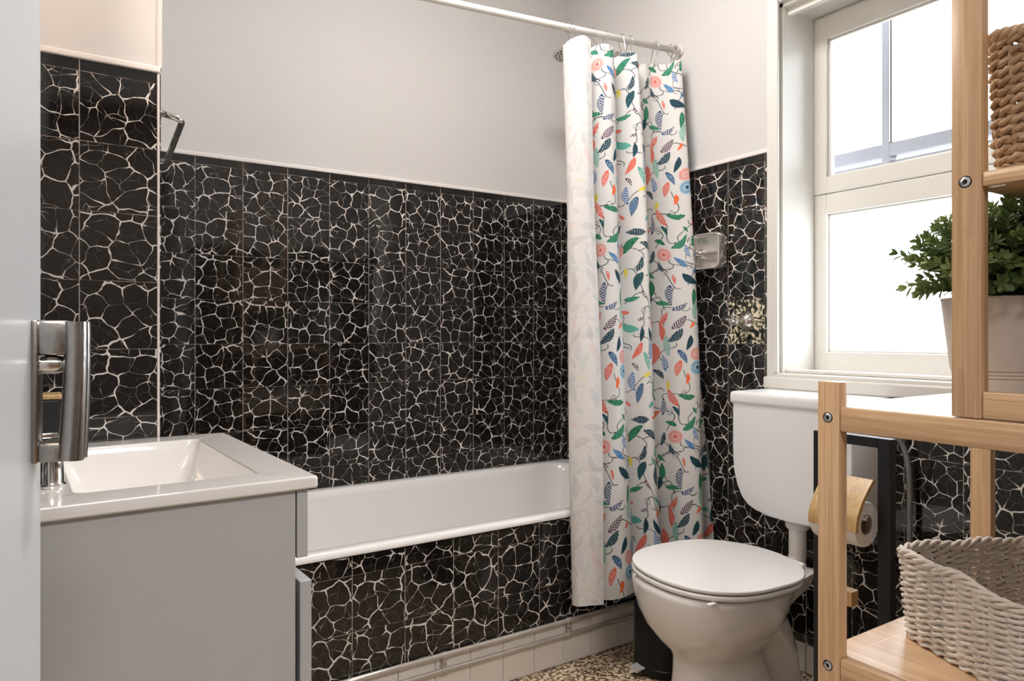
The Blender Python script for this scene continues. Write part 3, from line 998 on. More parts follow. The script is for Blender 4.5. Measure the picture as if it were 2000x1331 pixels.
def cloth_mat():
    m, nt, b = mat_new('printed_leaf_cloth')
    n = N(nt)
    at = n.node('ShaderNodeAttribute'); at.attribute_name = 'cloth_print'
    geo = n.node('ShaderNodeNewGeometry')
    faded = n.mix(0.84, at.outputs['Color'], (0.80, 0.765, 0.745, 1))
    c = n.mix(geo.outputs['Backfacing'], at.outputs['Color'], faded)
    n.link(c, b.inputs['Base Color'])
    b.inputs['Roughness'].default_value = 0.75
    b.inputs['Sheen Weight'].default_value = 0.05
    tl = n.node('ShaderNodeBsdfTranslucent'); n.link(c, tl.inputs[0])
    mx = n.node('ShaderNodeMixShader'); mx.inputs[0].default_value = 0.22
    n.link(b.outputs[0], mx.inputs[1]); n.link(tl.outputs[0], mx.inputs[2])
    n.link(mx.outputs[0], nt.nodes['Material Output'].inputs['Surface'])
    return m
M['cloth'] = cloth_mat()
me.materials.append(M['cloth'])
cur = bpy.data.objects.new('shower_curtain', me); COL.objects.link(cur); cur.location = base
tag(cur, 'white shower curtain printed with colourful leaves and flowers, gathered at the bath end', 'shower curtain')

# rings through the hem
ordn = ['leftmost', 'second from left', 'third from left', 'fourth from left', 'middle', 'fourth from right', 'third from right', 'second from right', 'rightmost']
ring_me = None
for k, hu in enumerate(hook_u):
    idx = int(hu * (NU - 1))
    tx_, ty_, tz_ = TP[idx, 0], TP[idx, 1], ztop[idx]
    rp = rod_at(tx_)
    b = bmesh.new()
    # a C-hook over the rod coming down to the hem
    dy = ty_ - rp.y
    path = []
    for a in np.linspace(0, 2 * PI, 25)[:-1]:
        s_, c_ = math.sin(a), math.cos(a)
        zz = .022 * c_ if c_ > 0 else .054 * c_
        path.append((rp.x + .003 * s_, rp.y + .017 * s_ + dy * max(0.0, -c_) ** 1.0, rp.z - .004 + zz - (.016 if c_ < 0 else 0) * (-c_ if c_ < 0 else 0)))
    tube(b, path, .0017, 8, closed=True)
    r = finish(b, 'curtain_ring', M['chrome'], None, smooth=True)
    rebase(r)
    tag(r, ordn[k] + ' chrome wire ring holding the leaf-print curtain to the rod', 'curtain ring', 'chrome rings on the curtain rod')

# ------------------------------------------------------------------ shower head
sh = thing('rain_shower', 'round dark chrome rain shower head behind the curtain top', 'shower head', (1.70, 2.16, 2.12))
b = bmesh.new()
lathe(b, [(0, .0), (.078, .0), (.080, .004), (.079, .010), (.055, .020), (.020, .030), (.015, .040), (0, .040)], (1.70, 2.16, 2.117), 40)
finish(b, 'shower_head', M['chrome'], sh, smooth=True, angle=50)
b = bmesh.new()
for rr_ in (.012, .026, .040, .054, .067):
    for a in range(int(rr_ * 320)):
        t = 2 * PI * a / int(rr_ * 320)
        lathe(b, [(0, -.003), (.0025, -.002), (.003, .001)], (1.70 + rr_ * math.cos(t), 2.16 + rr_ * math.sin(t), 2.117), 6)
finish(b, 'nozzles', M['black_plastic'], sh, smooth=True)
b = bmesh.new()
tube(b, arc_path([(1.70, 2.16, 2.15), (1.70, 2.16, 2.175), (XC - .002, 2.20, 2.175)], .03), .010, 14)
lathe(b, [(0, 0), (.028, 0), (.028, -.004), (.015, -.010), (0, -.010)], (XC - .0005 + .006, 2.20, 2.175), 24, 'X')
finish(b, 'arm', M['chrome'], sh, smooth=True, angle=40)

# ------------------------------------------------------------------ soap dish and stop valve on the window wall
sd = thing('soap_dish', 'rounded square glossy soap dish fixed to the black tiles beside the curtain', 'soap dish', (XC - .03, 1.68, 1.27))
b = bmesh.new()
def rr_yz(cy_, cz_, hy_, hz_, r, x):
    return [(x, p[0], p[1]) for p in rrect(cy_, cz_, hy_, hz_, r, 0)]
cy_, cz_ = 1.684, 1.329
ring_faces(b, [rr_yz(cy_, cz_, .058, .058, .018, XC - .008), rr_yz(cy_, cz_, .062, .062, .022, XC - .020), rr_yz(cy_, cz_, .064, .063, .024, XC - .050),
               rr_yz(cy_, cz_, .062, .061, .022, XC - .055), rr_yz(cy_, cz_, .058, .058, .020, XC - .054), rr_yz(cy_, cz_, .054, .054, .018, XC - .030),
               rr_yz(cy_, cz_, .048, .048, .016, XC - .026)], True, True, True)
box(b, XC - .050, XC - .028, cy_ - .052, cy_ + .052, cz_ - .006, cz_ + .002, .002)
bmesh.ops.recalc_face_normals(b, faces=b.faces)
finish(b, 'dish', M['soap_dish'], sd, smooth=True, angle=45)
b = bmesh.new(); lathe(b, [(0, .0), (.016, 0), (.017, -.006), (.009, -.014), (.009, -.034), (.013, -.036), (.010, -.042), (0, -.043)], (XC - .0265, cy_ + .032, cz_ - .006), 24, 'X')
finish(b, 'boss', M['chrome'], sd, smooth=True, angle=40)
b = bmesh.new(); box(b, XC - .012, XC - .001, cy_ - .03, cy_ + .03, cz_ - .03, cz_ + .03, .003)
finish(b, 'wall_plate', M['chrome'], sd)

sv = thing('stop_valve', 'chrome stop valve with small cross handle on the marbled tile', 'valve', (XC - .03, 1.56, 1.07))
vy, vz = 1.548, 1.084
b = bmesh.new(); lathe(b, [(0, 0), (.030, 0), (.030, -.003), (.026, -.012), (.014, -.020), (.011, -.022), (.011, -.045), (.013, -.047), (.013, -.055), (.008, -.058), (.008, -.070), (0, -.070)], (XC - .002, vy, vz), 32, 'X')
finish(b, 'body', M['chrome'], sv, smooth=True, angle=40)
b = bmesh.new()
lathe(b, [(0, .0), (.0105, 0), (.0115, -.008), (.008, -.016), (0, -.017)], (XC - .068, vy, vz), 20, 'X')
for a in (0.3, 0.3 + PI / 2, 0.3 + PI, 0.3 + 1.5 * PI):
    c_, s_ = math.cos(a), math.sin(a)
    tube(b, [(XC - .076, vy + c_ * r_, vz + s_ * r_) for r_ in (.006, .014, .020, .024, .026)], [.0045, .004, .0055, .0055, .003], 10)
finish(b, 'cross_handle', M['chrome'], sv, smooth=True, angle=50)

# ------------------------------------------------------------------ toilet
TY = 1.264
toi = thing('toilet', 'white close-to-wall toilet with closed lid and low plastic cistern', 'toilet', (1.48, TY, 0))
EC, ES = math.cos(math.radians(5)), math.sin(math.radians(5))          # the bowl stands a little askew
def egg(xf, xb, hw, z, n=48, pw=2.25, back=0.0):
    """egg outline: front tip xf, back xb, widest nearer the front third; back>0 squares the rear"""
    out = []
    xm = xf + (xb - xf) * .46
    for k in range(n):
        a = 2 * PI * k / n
        c, s = math.cos(a), math.sin(a)
        if c < 0:
            x = xm + (xm - xf) * -(abs(c) ** (2 / pw)); yv = hw * math.copysign(abs(s) ** (2 / pw), s)
        else:
            e = pw + back
            x = xm + (xb - xm) * (abs(c) ** (2 / e)); yv = hw * math.copysign(abs(s) ** (2 / pw), s)
            yv *= 1 - .25 * (abs(c) ** 2.2)
        out.append((1.70 + (x - 1.70) * EC + yv * ES, TY - (x - 1.70) * ES + yv * EC, z))
    return out
b = bmesh.new()
sec = [(1.362, 1.70, .108, 0.0), (1.353, 1.70, .104, .03), (1.360, 1.68, .096, .09), (1.367, 1.65, .089, .15), (1.367, 1.64, .087, .195),
       (1.354, 1.645, .098, .218), (1.326, 1.655, .130, .246), (1.302, 1.665, .158, .280), (1.288, 1.68, .181, .315), (1.278, 1.690, .193, .350),
       (1.273, 1.70, .198, .385), (1.274, 1.70, .198, .396), (1.280, 1.695, .193, .401), (1.32, 1.65, .13, .401)]
rings = [egg(a, c, w, z) for a, c, w, z in sec]
ring_faces(b, rings, True, True, True)
# rear shelf that carries the hinge
ring_faces(b, [[(1.60, TY - .10, .30), (1.60, TY + .10, .30), (1.60, TY + .128, .392), (1.60, TY - .128, .392)],
               [(1.67, TY - .10, .335), (1.67, TY + .10, .335), (1.67, TY + .125, .396), (1.67, TY - .125, .396)],
               [(1.735, TY - .100, .358), (1.735, TY + .100, .358), (1.735, TY + .112, .397), (1.735, TY - .112, .397)],
               [(1.765, TY - .085, .364), (1.765, TY + .085, .364), (1.765, TY + .098, .394), (1.765, TY - .098, .394)],
               [(1.772, TY - .075, .370), (1.772, TY + .075, .370), (1.772, TY + .090, .388), (1.772, TY - .090, .388)]], True, True, True)
bmesh.ops.recalc_face_normals(b, faces=b.faces)
bowl = finish(b, 'bowl', M['ceramic'], toi, smooth=True, angle=60)
# the trap behind the pedestal
b = bmesh.new()
tp = catmull([(1.52, TY, .235), (1.590, TY, .262), (1.655, TY, .235), (1.690, TY, .170), (1.715, TY, .09), (1.735, TY, .0)], 26)
tube(b, [tuple(p) for p in tp], [.062 + .010 * math.sin(i / 25 * PI) for i in range(26)], 28)
lathe(b, [(.100, 0), (.100, .018), (.088, .040), (.080, .05)], (1.735, TY, 0.0), 32)
bmesh.ops.recalc_face_normals(b, faces=b.faces)
finish(b, 'trap', M['ceramic'], toi, smooth=True, angle=60)
def slab(xf, xb, hw, z0, z1, rnd, mat, name, crown=0.0):
    b = bmesh.new()
    rs = [egg(xf + rnd, xb - rnd, hw - rnd, z0, back=1.2), egg(xf, xb, hw, z0 + rnd * .8, back=1.2), egg(xf, xb, hw, z1 - rnd, back=1.2), egg(xf + rnd * .35, xb - rnd * .35, hw - rnd * .35, z1 - rnd * .3, back=1.2), egg(xf + rnd, xb - rnd, hw - rnd, z1, back=1.2),
          egg(xf + .06, xb - .06, hw - .06, z1 + crown * .7, back=1.2), egg(xf + .16, xb - .16, hw * .3, z1 + crown, back=1.2)]
    ring_faces(b, rs, True, True, True)
    bmesh.ops.recalc_face_normals(b, faces=b.faces)
    return weighted(finish(b, name, mat, toi, smooth=True, angle=60))
slab(1.276, 1.700, .206, .406, .419, .004, M['plastic'], 'seat')
slab(1.278, 1.706, .206, .4215, .432, .0035, M['plastic'], 'lid', .003)
b = bmesh.new()
for xx, yy in ((1.31, -.125), (1.31, .125), (1.57, -.15), (1.57, .15)):
    b = bmesh.new()
    box(b, xx - .012, xx + .012, TY + yy - .006, TY + yy + .006, .400, .4065, .002)
    finish(b, 'seat_buffer', M['plastic'], toi)
for yy in (-.075, .075):
    b = bmesh.new()
    tube(b, [(1.716, TY + yy - .018, .412), (1.716, TY + yy + .018, .412)], .008, 16)
    box(b, 1.708, 1.724, TY + yy - .008, TY + yy + .008, .396, .414, .002)
    finish(b, 'hinge', M['plastic'], toi, smooth=True, angle=40)
# cistern
CX0, CX1, CZ0, CZ1 = 1.752, XC - .002, .508, .835
CYa, CYb = TY - .208, TY + .182
b = bmesh.new()
def cis_out(x):
    """front view outline with its lower corners swept in"""
    pts = []
    yc, hw_ = (CYa + CYb) / 2, (CYb - CYa) / 2
    prof = [(1.0, CZ1), (1.0, .70), (.995, .66), (.97, .620), (.915, .580), (.83, .548), (.72, .528), (.60, .518), (.35, CZ0), (0, CZ0 - .002)]
    for f, z in prof: pts.append((x, yc + hw_ * f, z))
    for f, z in reversed(prof[:-1]): pts.append((x, yc - hw_ * f, z))
    return pts
def shrink(P, d):
    c = ((CYa + CYb) / 2, .68)
    return [(p[0], p[1] + math.copysign(min(d, abs(p[1] - c[0])), c[0] - p[1]), p[2] + (d if p[2] < .6 else 0)) for p in P]
ring_faces(b, [shrink(cis_out(CX0), .010), shrink(cis_out(CX0 + .003), .004), cis_out(CX0 + .012), cis_out(CX1)], True, True, True)
bmesh.ops.recalc_face_normals(b, faces=b.faces)
cist = finish(b, 'cistern', M['cistern_plastic'], toi, smooth=True, angle=35)
b = bmesh.new()
box(b, CX0 - .006, CX1, CYa - .006, CYb + .006, CZ1 - .006, .868, .012, 4)
finish(b, 'cistern_lid', M['cistern_plastic'], cist, smooth=True, angle=60)
b = bmesh.new()
fp = catmull([(1.825, TY + .004, .515), (1.825, TY + .004, .43), (1.822, TY + .004, .39), (1.800, TY + .004, .370), (1.755, TY + .004, .370)], 22)
tube(b, [tuple(p) for p in fp], .0245, 22)
lathe(b, [(.040, 0), (.040, -.012), (.034, -.016), (.034, -.03), (.030, -.036), (.0245, -.038)], (1.825, TY + .004, .512), 28)
bmesh.ops.recalc_face_normals(b, faces=b.faces)
finish(b, 'flush_pipe', M['plastic'], toi, smooth=True, angle=50)

b = bmesh.new()
hp = catmull([(1.900, CYa - .001, .778), (1.912, CYa - .012, .774), (1.927, CYa - .032, .748), (1.930, CYa - .048, .700), (1.930, CYa - .054, .62), (1.930, CYa - .056, .45), (1.930, CYa - .085, .30), (1.930, CYa - .06, .20)], 60)
# hose leaves the cistern side near the top
hp = [tuple(p) for p in hp]
tube(b, hp, .0075, 12)
hz = finish(b, 'water_hose', M['hose'], None, smooth=True); rebase(hz)
tag(hz, 'thin grey water supply hose curving down the tiles right of the cistern', 'hose')

# ------------------------------------------------------------------ pedal bin
bc = (1.615, 1.585)
bn = thing('pedal_bin', 'small black pedal bin tucked behind the toilet bowl', 'bin', (bc[0], bc[1], 0))
b = bmesh.new()
lathe(b, [(0, .004), (.094, .004), (.100, .010), (.100, .030), (.0985, .031), (.0985, .184), (.097, .187), (0, .187)], (bc[0], bc[1], 0), 56)
finish(b, 'bin_body', M['black_plastic'], bn, smooth=True, angle=35)
b = bmesh.new()
lathe(b, [(.0995, .188), (.100, .195), (.095, .203), (.06, .209), (0, .211)], (bc[0], bc[1], 0), 56)
finish(b, 'lid', M['black_plastic'], bn, smooth=True, angle=35)
pd = Vector((-.99, .10, 0)).normalized()
b = bmesh.new()
pb_ = Vector((bc[0], bc[1], 0))
side = Vector((-pd.y, pd.x, 0))
a0 = pb_ + pd * .096; a1 = pb_ + pd * .128
ring_faces(b, [[a0 + side * .020 + Vector((0, 0, .030)), a0 - side * .020 + Vector((0, 0, .030)), a0 - side * .020 + Vector((0, 0, .026)), a0 + side * .020 + Vector((0, 0, .026))],
               [a1 + side * .018 + Vector((0, 0, .026)), a1 - side * .018 + Vector((0, 0, .026)), a1 - side * .018 + Vector((0, 0, .018)), a1 + side * .018 + Vector((0, 0, .018))]], True, True, True)
bmesh.ops.recalc_face_normals(b, faces=b.faces)
tag(finish(b, 'pedal', M['pedal'], bn), 'bare steel foot pedal')

# ------------------------------------------------------------------ bamboo shelving
PWD, PTH = .0365, .021
def post(root, x0, y1, z0, z1, name='post'):
    return finish(BX(x0, x0 + PTH, y1 - PWD, y1, z0, z1, bev=.0022, seg=2), name, M['bambooZ'], root, smooth=True, angle=35)
def screw(parent, x, y, z):
    b = bmesh.new()
    lathe(b, [(0, .0005), (.0062, .0005), (.0066, -.0006), (.0050, -.0016), (.0034, -.0018), (.0026, .0), (0, .0)], (x, y, z), 20, 'X')
    s = finish(b, 'screw', M['steel'], parent, smooth=True, angle=40)
    b = bmesh.new(); lathe(b, [(.0066, -.0002), (.0080, -.0003), (.0082, .001)], (x, y, z), 20, 'X')
    finish(b, 'screw_hole', M['black_plastic'], s, smooth=True)
LX0, LX1, LYL, LYR = 1.0, 1.512, .660, -.060
low = thing('bamboo_shelf_unit', 'low two-tier bamboo shelf unit beside the toilet', 'shelf', (1.25, .30, 0))
fl = post(low, LX0, LYL, 0, .968)
fr = post(low, LX0, LYR + PWD, 0, .968)
bl = post(low, LX1 - PTH, LYL, 0, .968 if False else .893)
br = post(low, LX1 - PTH, LYR + PWD, 0, .893)
screw(fl, LX0, LYL - .0175, .913); screw(fl, LX0, LYL - .0175, .533)
for z0, z1 in ((.8935, .931), (.513, .550), (.10, .135)):
    finish(BX(LX0, LX0 + .019, LYR + PWD + .0005, LYL - PWD - .0005, z0, z1, bev=.003), 'front_rail', M['bambooY'], low, smooth=True, angle=35)
    if z0 < .8:
        finish(BX(LX1 - .019, LX1, LYR + PWD + .0005, LYL - PWD - .0005, z0, z1, bev=.003), 'back_rail', M['bambooY'], low, smooth=True, angle=35)
b = bmesh.new()
box(b, LX0 + .0188, LX1, LYR, LYL - PWD - .0, .9155, .9305, .001)
box(b, LX0 + PTH + .001, LX1, LYL - PWD - .001, LYL - .001, .9155, .9305, .002)
finish(b, 'top_board', M['board'], low)
b = bmesh.new()
box(b, LX0 + .0195, LX1 - .0195, LYR + PWD, LYL - PWD, .5345, .5495, .002)
box(b, LX0 + PTH + .001, LX1 - PTH - .001, LYL - PWD - .001, LYL - .001, .5345, .5495, .002)
finish(b, 'middle_board', M['board'], low)
finish(BX(LX0 + .0195, LX1 - .0195, LYR + PWD, LYL - PWD, .120, .1345, bev=.002), 'lower_board', M['bambooY'], low)

UYL, UYR, UX1 = .4655, .02, 1.30
upp = thing('bamboo_shelf_unit', 'tall bamboo shelf unit standing on the low bamboo one, in front of the window', 'shelf', (1.15, .24, .9315))
fl = post(upp, LX0, UYL, .9318, 2.15)
post(upp, LX0, UYR + PWD, .9318, 2.15)
post(upp, UX1 - PTH, UYL, .9318, 2.15)
post(upp, UX1 - PTH, UYR + PWD, .9318, 2.15)
screw(fl, LX0, UYL - .0175, 1.239)
for z0, z1 in ((.9325, .967), (1.2295, 1.2495), (1.75, 1.785)):
    finish(BX(LX0, LX0 + .019, UYR + PWD + .0005, UYL - PWD - .0005, z0, z1, bev=.003), 'front_rail', M['bambooY'], upp, smooth=True, angle=35)
    finish(BX(UX1 - .019, UX1, UYR + PWD + .0005, UYL - PWD - .0005, z0 - (.022 if 1.2 < z0 < 1.3 else 0), z1, bev=.003), 'back_rail', M['bambooY'], upp, smooth=True, angle=35)
finish(BX(LX0 + .0170, UX1 - .0185, UYR + PWD, UYL - PWD + .012, 1.2300, 1.2470, bev=.0005), 'shelf_board', M['matt_board'], upp)

# ------------------------------------------------------------------ woven baskets
def basket(name, label, loc, rz, hx, hy, hgt, taper, rows, strand, twist, mat, dip=None, rimlift=0.0, corner=.05, seedv=1, wob=.0015):
    root = thing(name, label, 'basket', loc, rz)
    rnd = random.Random(seedv)
    b = bmesh.new()
    def outline(f, n):
        k = 1 - taper * (1 - f)
        P = np.array(rrect(0, 0, hx * k, hy * k, corner * k, 0, 10))[:, :2]
        P = np.vstack([P, P[:1]])
        R, L = resample(P, n + 1)
        return R[:-1], L
    for r in range(rows):
        f = (r + .5) / rows
        n = 150
        P, L = outline(f, n)
        nT = max(8, int(round(L / twist)))
        for s in (0, 1):
            pts = []
            for i in range(n):
                a = 2 * PI * (nT * i / n) + PI * s + (PI * (r % 2)) * 1.0
                p = P[i]; q = P[(i + 1) % n] - P[i - 1]
                nn = np.array([q[1], -q[0]]); nn = nn / (np.linalg.norm(nn) + 1e-9)
                zt = hgt * f
                if dip is not None: zt *= 1 - dip * f * max(0.0, math.cos(math.atan2(p[1], p[0]) - DIPA)) ** 2
                o_ = strand * .62 * math.cos(a) + wob * rnd.uniform(-1, 1)
                pts.append((p[0] + nn[0] * o_, p[1] + nn[1] * o_, zt + strand * .55 * math.sin(a) + wob * .5 * rnd.uniform(-1, 1)))
            tube(b, pts, strand * .62, 6, closed=True)
    # stakes show as short uprights
    finish(b, 'woven_side', mat, root, local=True, smooth=True)
    # rim braid
    b = bmesh.new()
    n = 200
    P, L = outline(1.0, n)
    nT = int(L / (twist * 1.0))
    for s in range(3):
        pts = []
        for i in range(n):
            a = 2 * PI * nT * i / n + 2 * PI * s / 3
            p = P[i]; q = P[(i + 1) % n] - P[i - 1]
            nn = np.array([q[1], -q[0]]); nn = nn / (np.linalg.norm(nn) + 1e-9)
            zt = hgt
            if dip is not None: zt *= 1 - dip * max(0.0, math.cos(math.atan2(p[1], p[0]) - DIPA)) ** 2
            pts.append((p[0] + nn[0] * strand * .8 * math.cos(a), p[1] + nn[1] * strand * .8 * math.cos(a), zt + strand * .5 + strand * .85 * math.sin(a) + .0022 * math.sin(i * .31)))
        tube(b, pts, strand * .68, 6, closed=True)
    finish(b, 'braided_rim', mat, root, local=True, smooth=True)
    # inner lining of rope and bottom
    b = bmesh.new()
    k0 = 1 - taper
    r0 = rrect(0, 0, hx * k0 - strand, hy * k0 - strand, corner * k0, .003, 10)
    ring_faces(b, [r0, rrect(0, 0, hx * k0 - strand * .6, hy * k0 - strand * .6, corner * k0, .006, 10)], True, True, True)
    finish(b, 'woven_base', mat, root, local=True)
    # upright stakes
    b = bmesh.new()
    nS = max(16, int((hx + hy) * 4 / (twist * 1.0)))
    P1, _ = outline(1.0, nS); P0, _ = outline(0.0, nS)
    for i in range(nS):
        top = hgt
        if dip is not None: top *= 1 - dip * max(0.0, math.cos(math.atan2(P1[i][1], P1[i][0]) - DIPA)) ** 2
        tube(b, [(P0[i][0], P0[i][1], .004), (P1[i][0], P1[i][1], top)], strand * .55, 6)
    finish(b, 'stakes', mat, root, local=True, smooth=True)
    return root
DIPA = -PI / 2
basket('rope_basket', 'cream woven rope basket on the middle board of the low bamboo unit', (1.243, .465, .5500), math.radians(-24), 0.138, .132, .134, .07, 14, .0052, .056, M['rope_cream'], dip=.24, wob=.0021, corner=.045, seedv=3)
basket('seagrass_basket', 'chunky brown seagrass basket high on the tall bamboo unit', (1.163, .284, 1.2500), 0.0, .118, .158, .178, .04, 14, .0066, .030, M['rope_brown'], corner=.022, seedv=5, wob=.002)

# ------------------------------------------------------------------ potted plant
pc = (1.140, .464)
pl = thing('potted_plant', 'bushy green boxwood plant in a cream pot behind the tall bamboo post', 'plant', (pc[0], pc[1], .9308))
b = bmesh.new()
zp = .9308
prof = [(0, 0), (.050, 0), (.053, .003), (.0575, .045), (.0570, .047), (.0590, .049), (.0585, .052), (.0605, .054), (.0600, .057), (.0622, .059), (.0735, .158), (.0750, .161), (.0735, .162), (.0700, .160), (.0655, .110), (0, .110)]
lathe(b, prof, (pc[0], pc[1], zp), 64)
finish(b, 'pot', M['pot'], pl, smooth=True, angle=30)
b = bmesh.new(); lathe(b, [(.068, .135), (.05, .140), (0, .143)], (pc[0], pc[1], zp), 32)
finish(b, 'soil', M['soil'], pl, smooth=True)
rng = random.Random(21)
lv, lf, tone = [], [], []
sb = bmesh.new()
def add_leaf(p, d, up, L, W, t):
    if min(p.x, p.x + d.x * L) < 1.027: return          # the post pushes the twigs back
    s = d.cross(up)
    if s.length < 1e-4: s = Vector((1, 0, 0))
    s.normalize(); u2 = s.cross(d).normalized()
    i = len(lv)
    mid = p + d * L * .55
    lv.extend([p, p + d * L * .3 + s * W * .42 + u2 * W * .12, p + d * L * .68 + s * W * .5 + u2 * W * .15, p + d * L * .95 + s * W * .2, p + d * L * 1.02,
               p + d * L * .95 - s * W * .2, p + d * L * .68 - s * W * .5 + u2 * W * .15, p + d * L * .3 - s * W * .42 + u2 * W * .12, mid])
    lf.extend([(i, i + 1, i + 8), (i + 1, i + 2, i + 8), (i + 2, i + 3, i + 8), (i + 3, i + 4, i + 8), (i + 4, i + 5, i + 8), (i + 5, i + 6, i + 8), (i + 6, i + 7, i + 8), (i + 7, i, i + 8)])
    tone.extend([t] * 9)
base_p = Vector((pc[0], pc[1], zp + .138))
for k in range(250):
    az = rng.uniform(0, 2 * PI); el = rng.uniform(.12, 1.0) ** .8 * PI / 2
    L = rng.uniform(.10, .165) * (.80 + .15 * math.sin(el))
    d = Vector((math.cos(az) * math.cos(el), math.sin(az) * math.cos(el), math.sin(el)))
    p0 = base_p + Vector((math.cos(az) * .035 * rng.random(), math.sin(az) * .035 * rng.random(), 0))
    path = []
    for i in range(9):
        t = i / 8
        bend = Vector((0, 0, .020 * math.sin(t * PI))) + Vector((rng.uniform(-1, 1), rng.uniform(-1, 1), rng.uniform(-1, 1))) * .0015
        path.append(p0 + d * L * t + bend)
    for q_ in path: q_.x = max(q_.x, 1.029)
    tube(sb, path, [.0013 - .0007 * i / 8 for i in range(9)], 4)
    st_t = rng.random() ** 1.6
    for i in range(2, 18):
        t = i / 17
        q = t * 8; j = min(int(q), 7)
        p = path[j].lerp(path[j + 1], q - j)
        dd = (path[j + 1] - path[j]).normalized()
        a = dd.orthogonal().normalized(); a2 = dd.cross(a)
        for s_ in (0, 1):
            an = i * 1.7 + s_ * PI + rng.uniform(-.4, .4)
            out = a * math.cos(an) + a2 * math.sin(an)
            ld = (out * .8 + dd * rng.uniform(.5, .9)).normalized()
            add_leaf(p, ld, dd, rng.uniform(.012, .020), rng.uniform(.0055, .0085), min(1, max(0, .12 + st_t * .55 * t + rng.uniform(-.08, .16))))
    for s_ in range(4):
        an = s_ * PI / 2
        out = a * math.cos(an) + a2 * math.sin(an)
        add_leaf(path[-1], (dd + out * .45).normalized(), out, .013, .006, min(1, .3 + st_t * .6))
me = bpy.data.meshes.new('foliage')
Lb_ = Vector(pl['_base'])
me.from_pydata([v_ - Lb_ for v_ in lv], [], lf); me.update()
at = me.attributes.new('leaf_tone', 'FLOAT', 'POINT'); at.data.foreach_set('value', tone)
me.materials.append(M['leaf'])
fo = bpy.data.objects.new('foliage', me); COL.objects.link(fo); fo.parent = pl
finish(sb, 'stems', M['stem'], pl)

# ------------------------------------------------------------------ toilet roll stand, roll and brush
SX = 1.40
SYa, SYb, ST = .765, .934, .831                          # right and left outer faces, top
st = thing('toilet_roll_stand', 'black square-tube floor stand with curved bamboo cover for the toilet roll', 'stand', (SX, .85, 0))
b = bmesh.new()
box(b, SX, SX + .022, SYb - .018, SYb, .012, ST, .0015)
box(b, SX, SX + .022, SYa, SYa + .026, .012, ST, .0015)
box(b, SX, SX + .022, SYa + .026, SYb - .018, ST - .020, ST, .0015)
finish(b, 'frame', M['black_metal'], st)
finish(BX(SX - .075, SX + .10, SYa - .01, SYb + .01, 0.0, .012, bev=.002), 'foot_plate', M['black_metal'], st)
RC = Vector((SX - .018, 0, .668))                        # roll axis
b = bmesh.new()
tube(b, arc_path([(RC.x, SYa + .036, RC.z), (RC.x, SYb - .030, RC.z), (SX + .01, SYb - .012, RC.z)], .008), .005, 12)
finish(b, 'roll_holder', M['steel'], st, smooth=True)
b = bmesh.new()
cp = []
for k in range(13):
    t = k / 12
    cp.append((SX - .004 - .062 * math.sin(t * PI * .52) ** 1.15, .746 - .098 * t ** 1.15))
ya, yb = SYa + .032, .902
th = .009
ra = []
for (x_, z_) in cp: ra.append((x_, z_))
inner = [(x_ + th, z_ - .003) for x_, z_ in reversed(cp)]
prof2 = ra + inner
ring_faces(b, [[(x_, ya, z_) for x_, z_ in prof2], [(x_, yb, z_) for x_, z_ in prof2]], True, True, True)
bmesh.ops.recalc_face_normals(b, faces=b.faces)
finish(b, 'roll_cover', M['bamboo_gold'], st, smooth=True, angle=40)
b = bmesh.new()
lathe(b, [(.020, SYa + .038), (.044, SYa + .038), (.0455, SYa + .041), (.0455, SYb - .034), (.044, SYb - .031), (.020, SYb - .031), (.0195, SYb - .04), (.0195, SYa + .045), (.020, SYa + .038)], (RC.x, 0, RC.z - .012), 48, 'Y', True)
rl = finish(b, 'toilet_roll', M['paper'], None, smooth=True, angle=35); rebase(rl)
b = bmesh.new()
RW = rl.location
lathe(b, [(.0192, SYa + .0385), (.0192, SYb - .0315)], (RC.x, 0, RC.z - .012), 32, 'Y', True)
lathe(b, [(.0202, SYa + .0378), (.0192, SYa + .0378)], (RC.x, 0, RC.z - .012), 32, 'Y', True)
bmesh.ops.translate(b, verts=b.verts, vec=-RW)
finish(b, 'cardboard_core', M['cardboard'], rl, local=True, smooth=True)
tag(rl, 'white toilet roll hanging under the curved bamboo cover', 'toilet roll')
br_ = thing('toilet_brush', 'toilet brush with bamboo end and black rod behind the low bamboo unit post', 'toilet brush', (SX - .035, .835, .0125))
b = bmesh.new(); tube(b, [(SX - .035, .835, .25), (SX - .035, .835, .490)], .0085, 14)
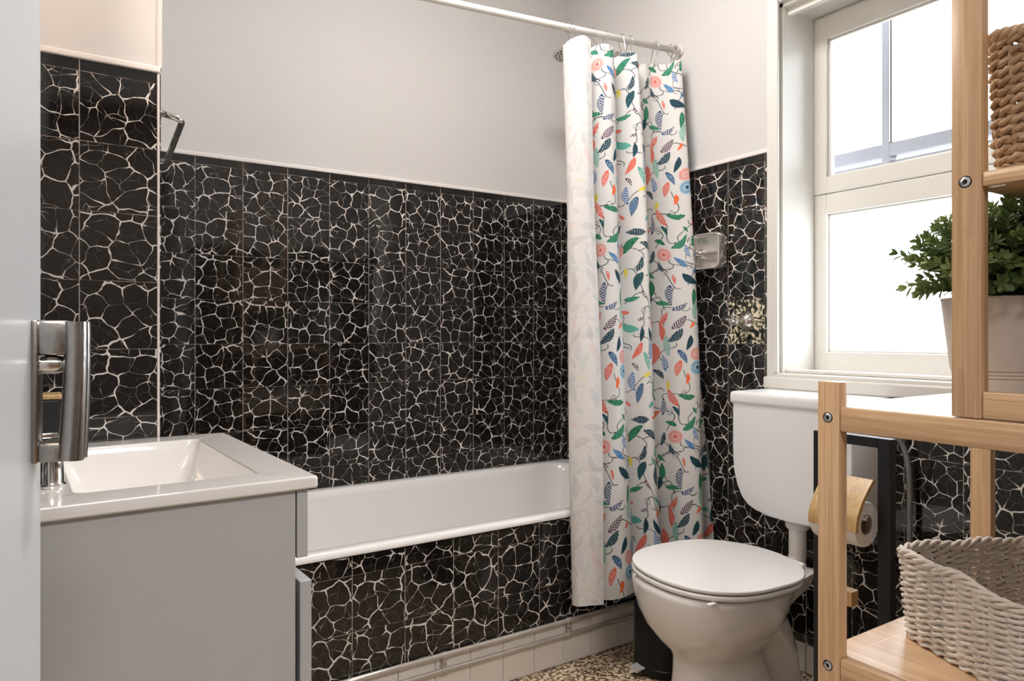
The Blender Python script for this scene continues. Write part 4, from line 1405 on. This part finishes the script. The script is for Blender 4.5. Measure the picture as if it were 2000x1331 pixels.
lathe(b, [(0, 0), (.038, 0), (.040, .004), (.040, .25), (.036, .255), (0, .255)], (SX - .035, .835, .0125), 32)
finish(b, 'rod_and_holder', M['black_metal'], br_, smooth=True, angle=40)
finish(BX(SX - .048, SX - .022, .817, .848, .4902, .5215, bev=.002), 'bamboo_end', M['bamboo_gold'], br_)

# ------------------------------------------------------------------ lamps out of view: added ceiling fill, warm washbasin lamp
cl = thing('ceiling_fill_lamp', 'unseen white dome lamp added as ceiling fill over the middle of the bathroom', 'lamp', (1.05, 1.45, 2.53))
b = bmesh.new(); lathe(b, [(0, .088), (.225, .088), (.225, .055), (.212, .052), (.212, .057), (0, .06)], (1.05, 1.45, 2.53), 40)
finish(b, 'lamp_body', M['lamp_white'], cl, smooth=True, angle=40)
b = bmesh.new(); lathe(b, [(.21 * math.sin(a * PI / 24), -.085 * math.cos(a * PI / 24)) for a in range(13)], (1.05, 1.45, 2.585), 48)
finish(b, 'glass_dome', M['fill_glow'], cl, smooth=True)  # glowing dome added to fill the room from above
wlp = thing('wall_lamp', 'small warm wall lamp above the washbasin', 'lamp', (XL, 1.42, 1.86))
finish(BX(XL + .0005, XL + .03, 1.24, 1.60, 1.85, 1.89, bev=.004), 'lamp_bracket', M['chrome'], wlp)
for yy in (1.30, 1.42, 1.54):
    b = bmesh.new(); lathe(b, [(0, 0), (.015, 0), (.022, .02), (.030, .035), (.032, .05), (.026, .068), (0, .078)], (XL + .03, yy, 1.87), 24, 'X')
    finish(b, 'bulb', M['bulb_glow'], wlp, smooth=True)
wl_d = bpy.data.lights.new('wall_lamp_light', 'AREA'); wl_d.energy = 1.9; wl_d.color = (1.0, 0.86, 0.73); wl_d.shape = 'RECTANGLE'; wl_d.size = .10; wl_d.size_y = .30
wl_o = bpy.data.objects.new('wall_lamp_light', wl_d); COL.objects.link(wl_o); wl_o.location = (XL + .125, 1.42, 1.86)
wl_o.rotation_euler = (0, math.radians(-72), 0); wl_d.spread = math.radians(125)

for o in bpy.data.objects:
    if '_base' in o: del o['_base']
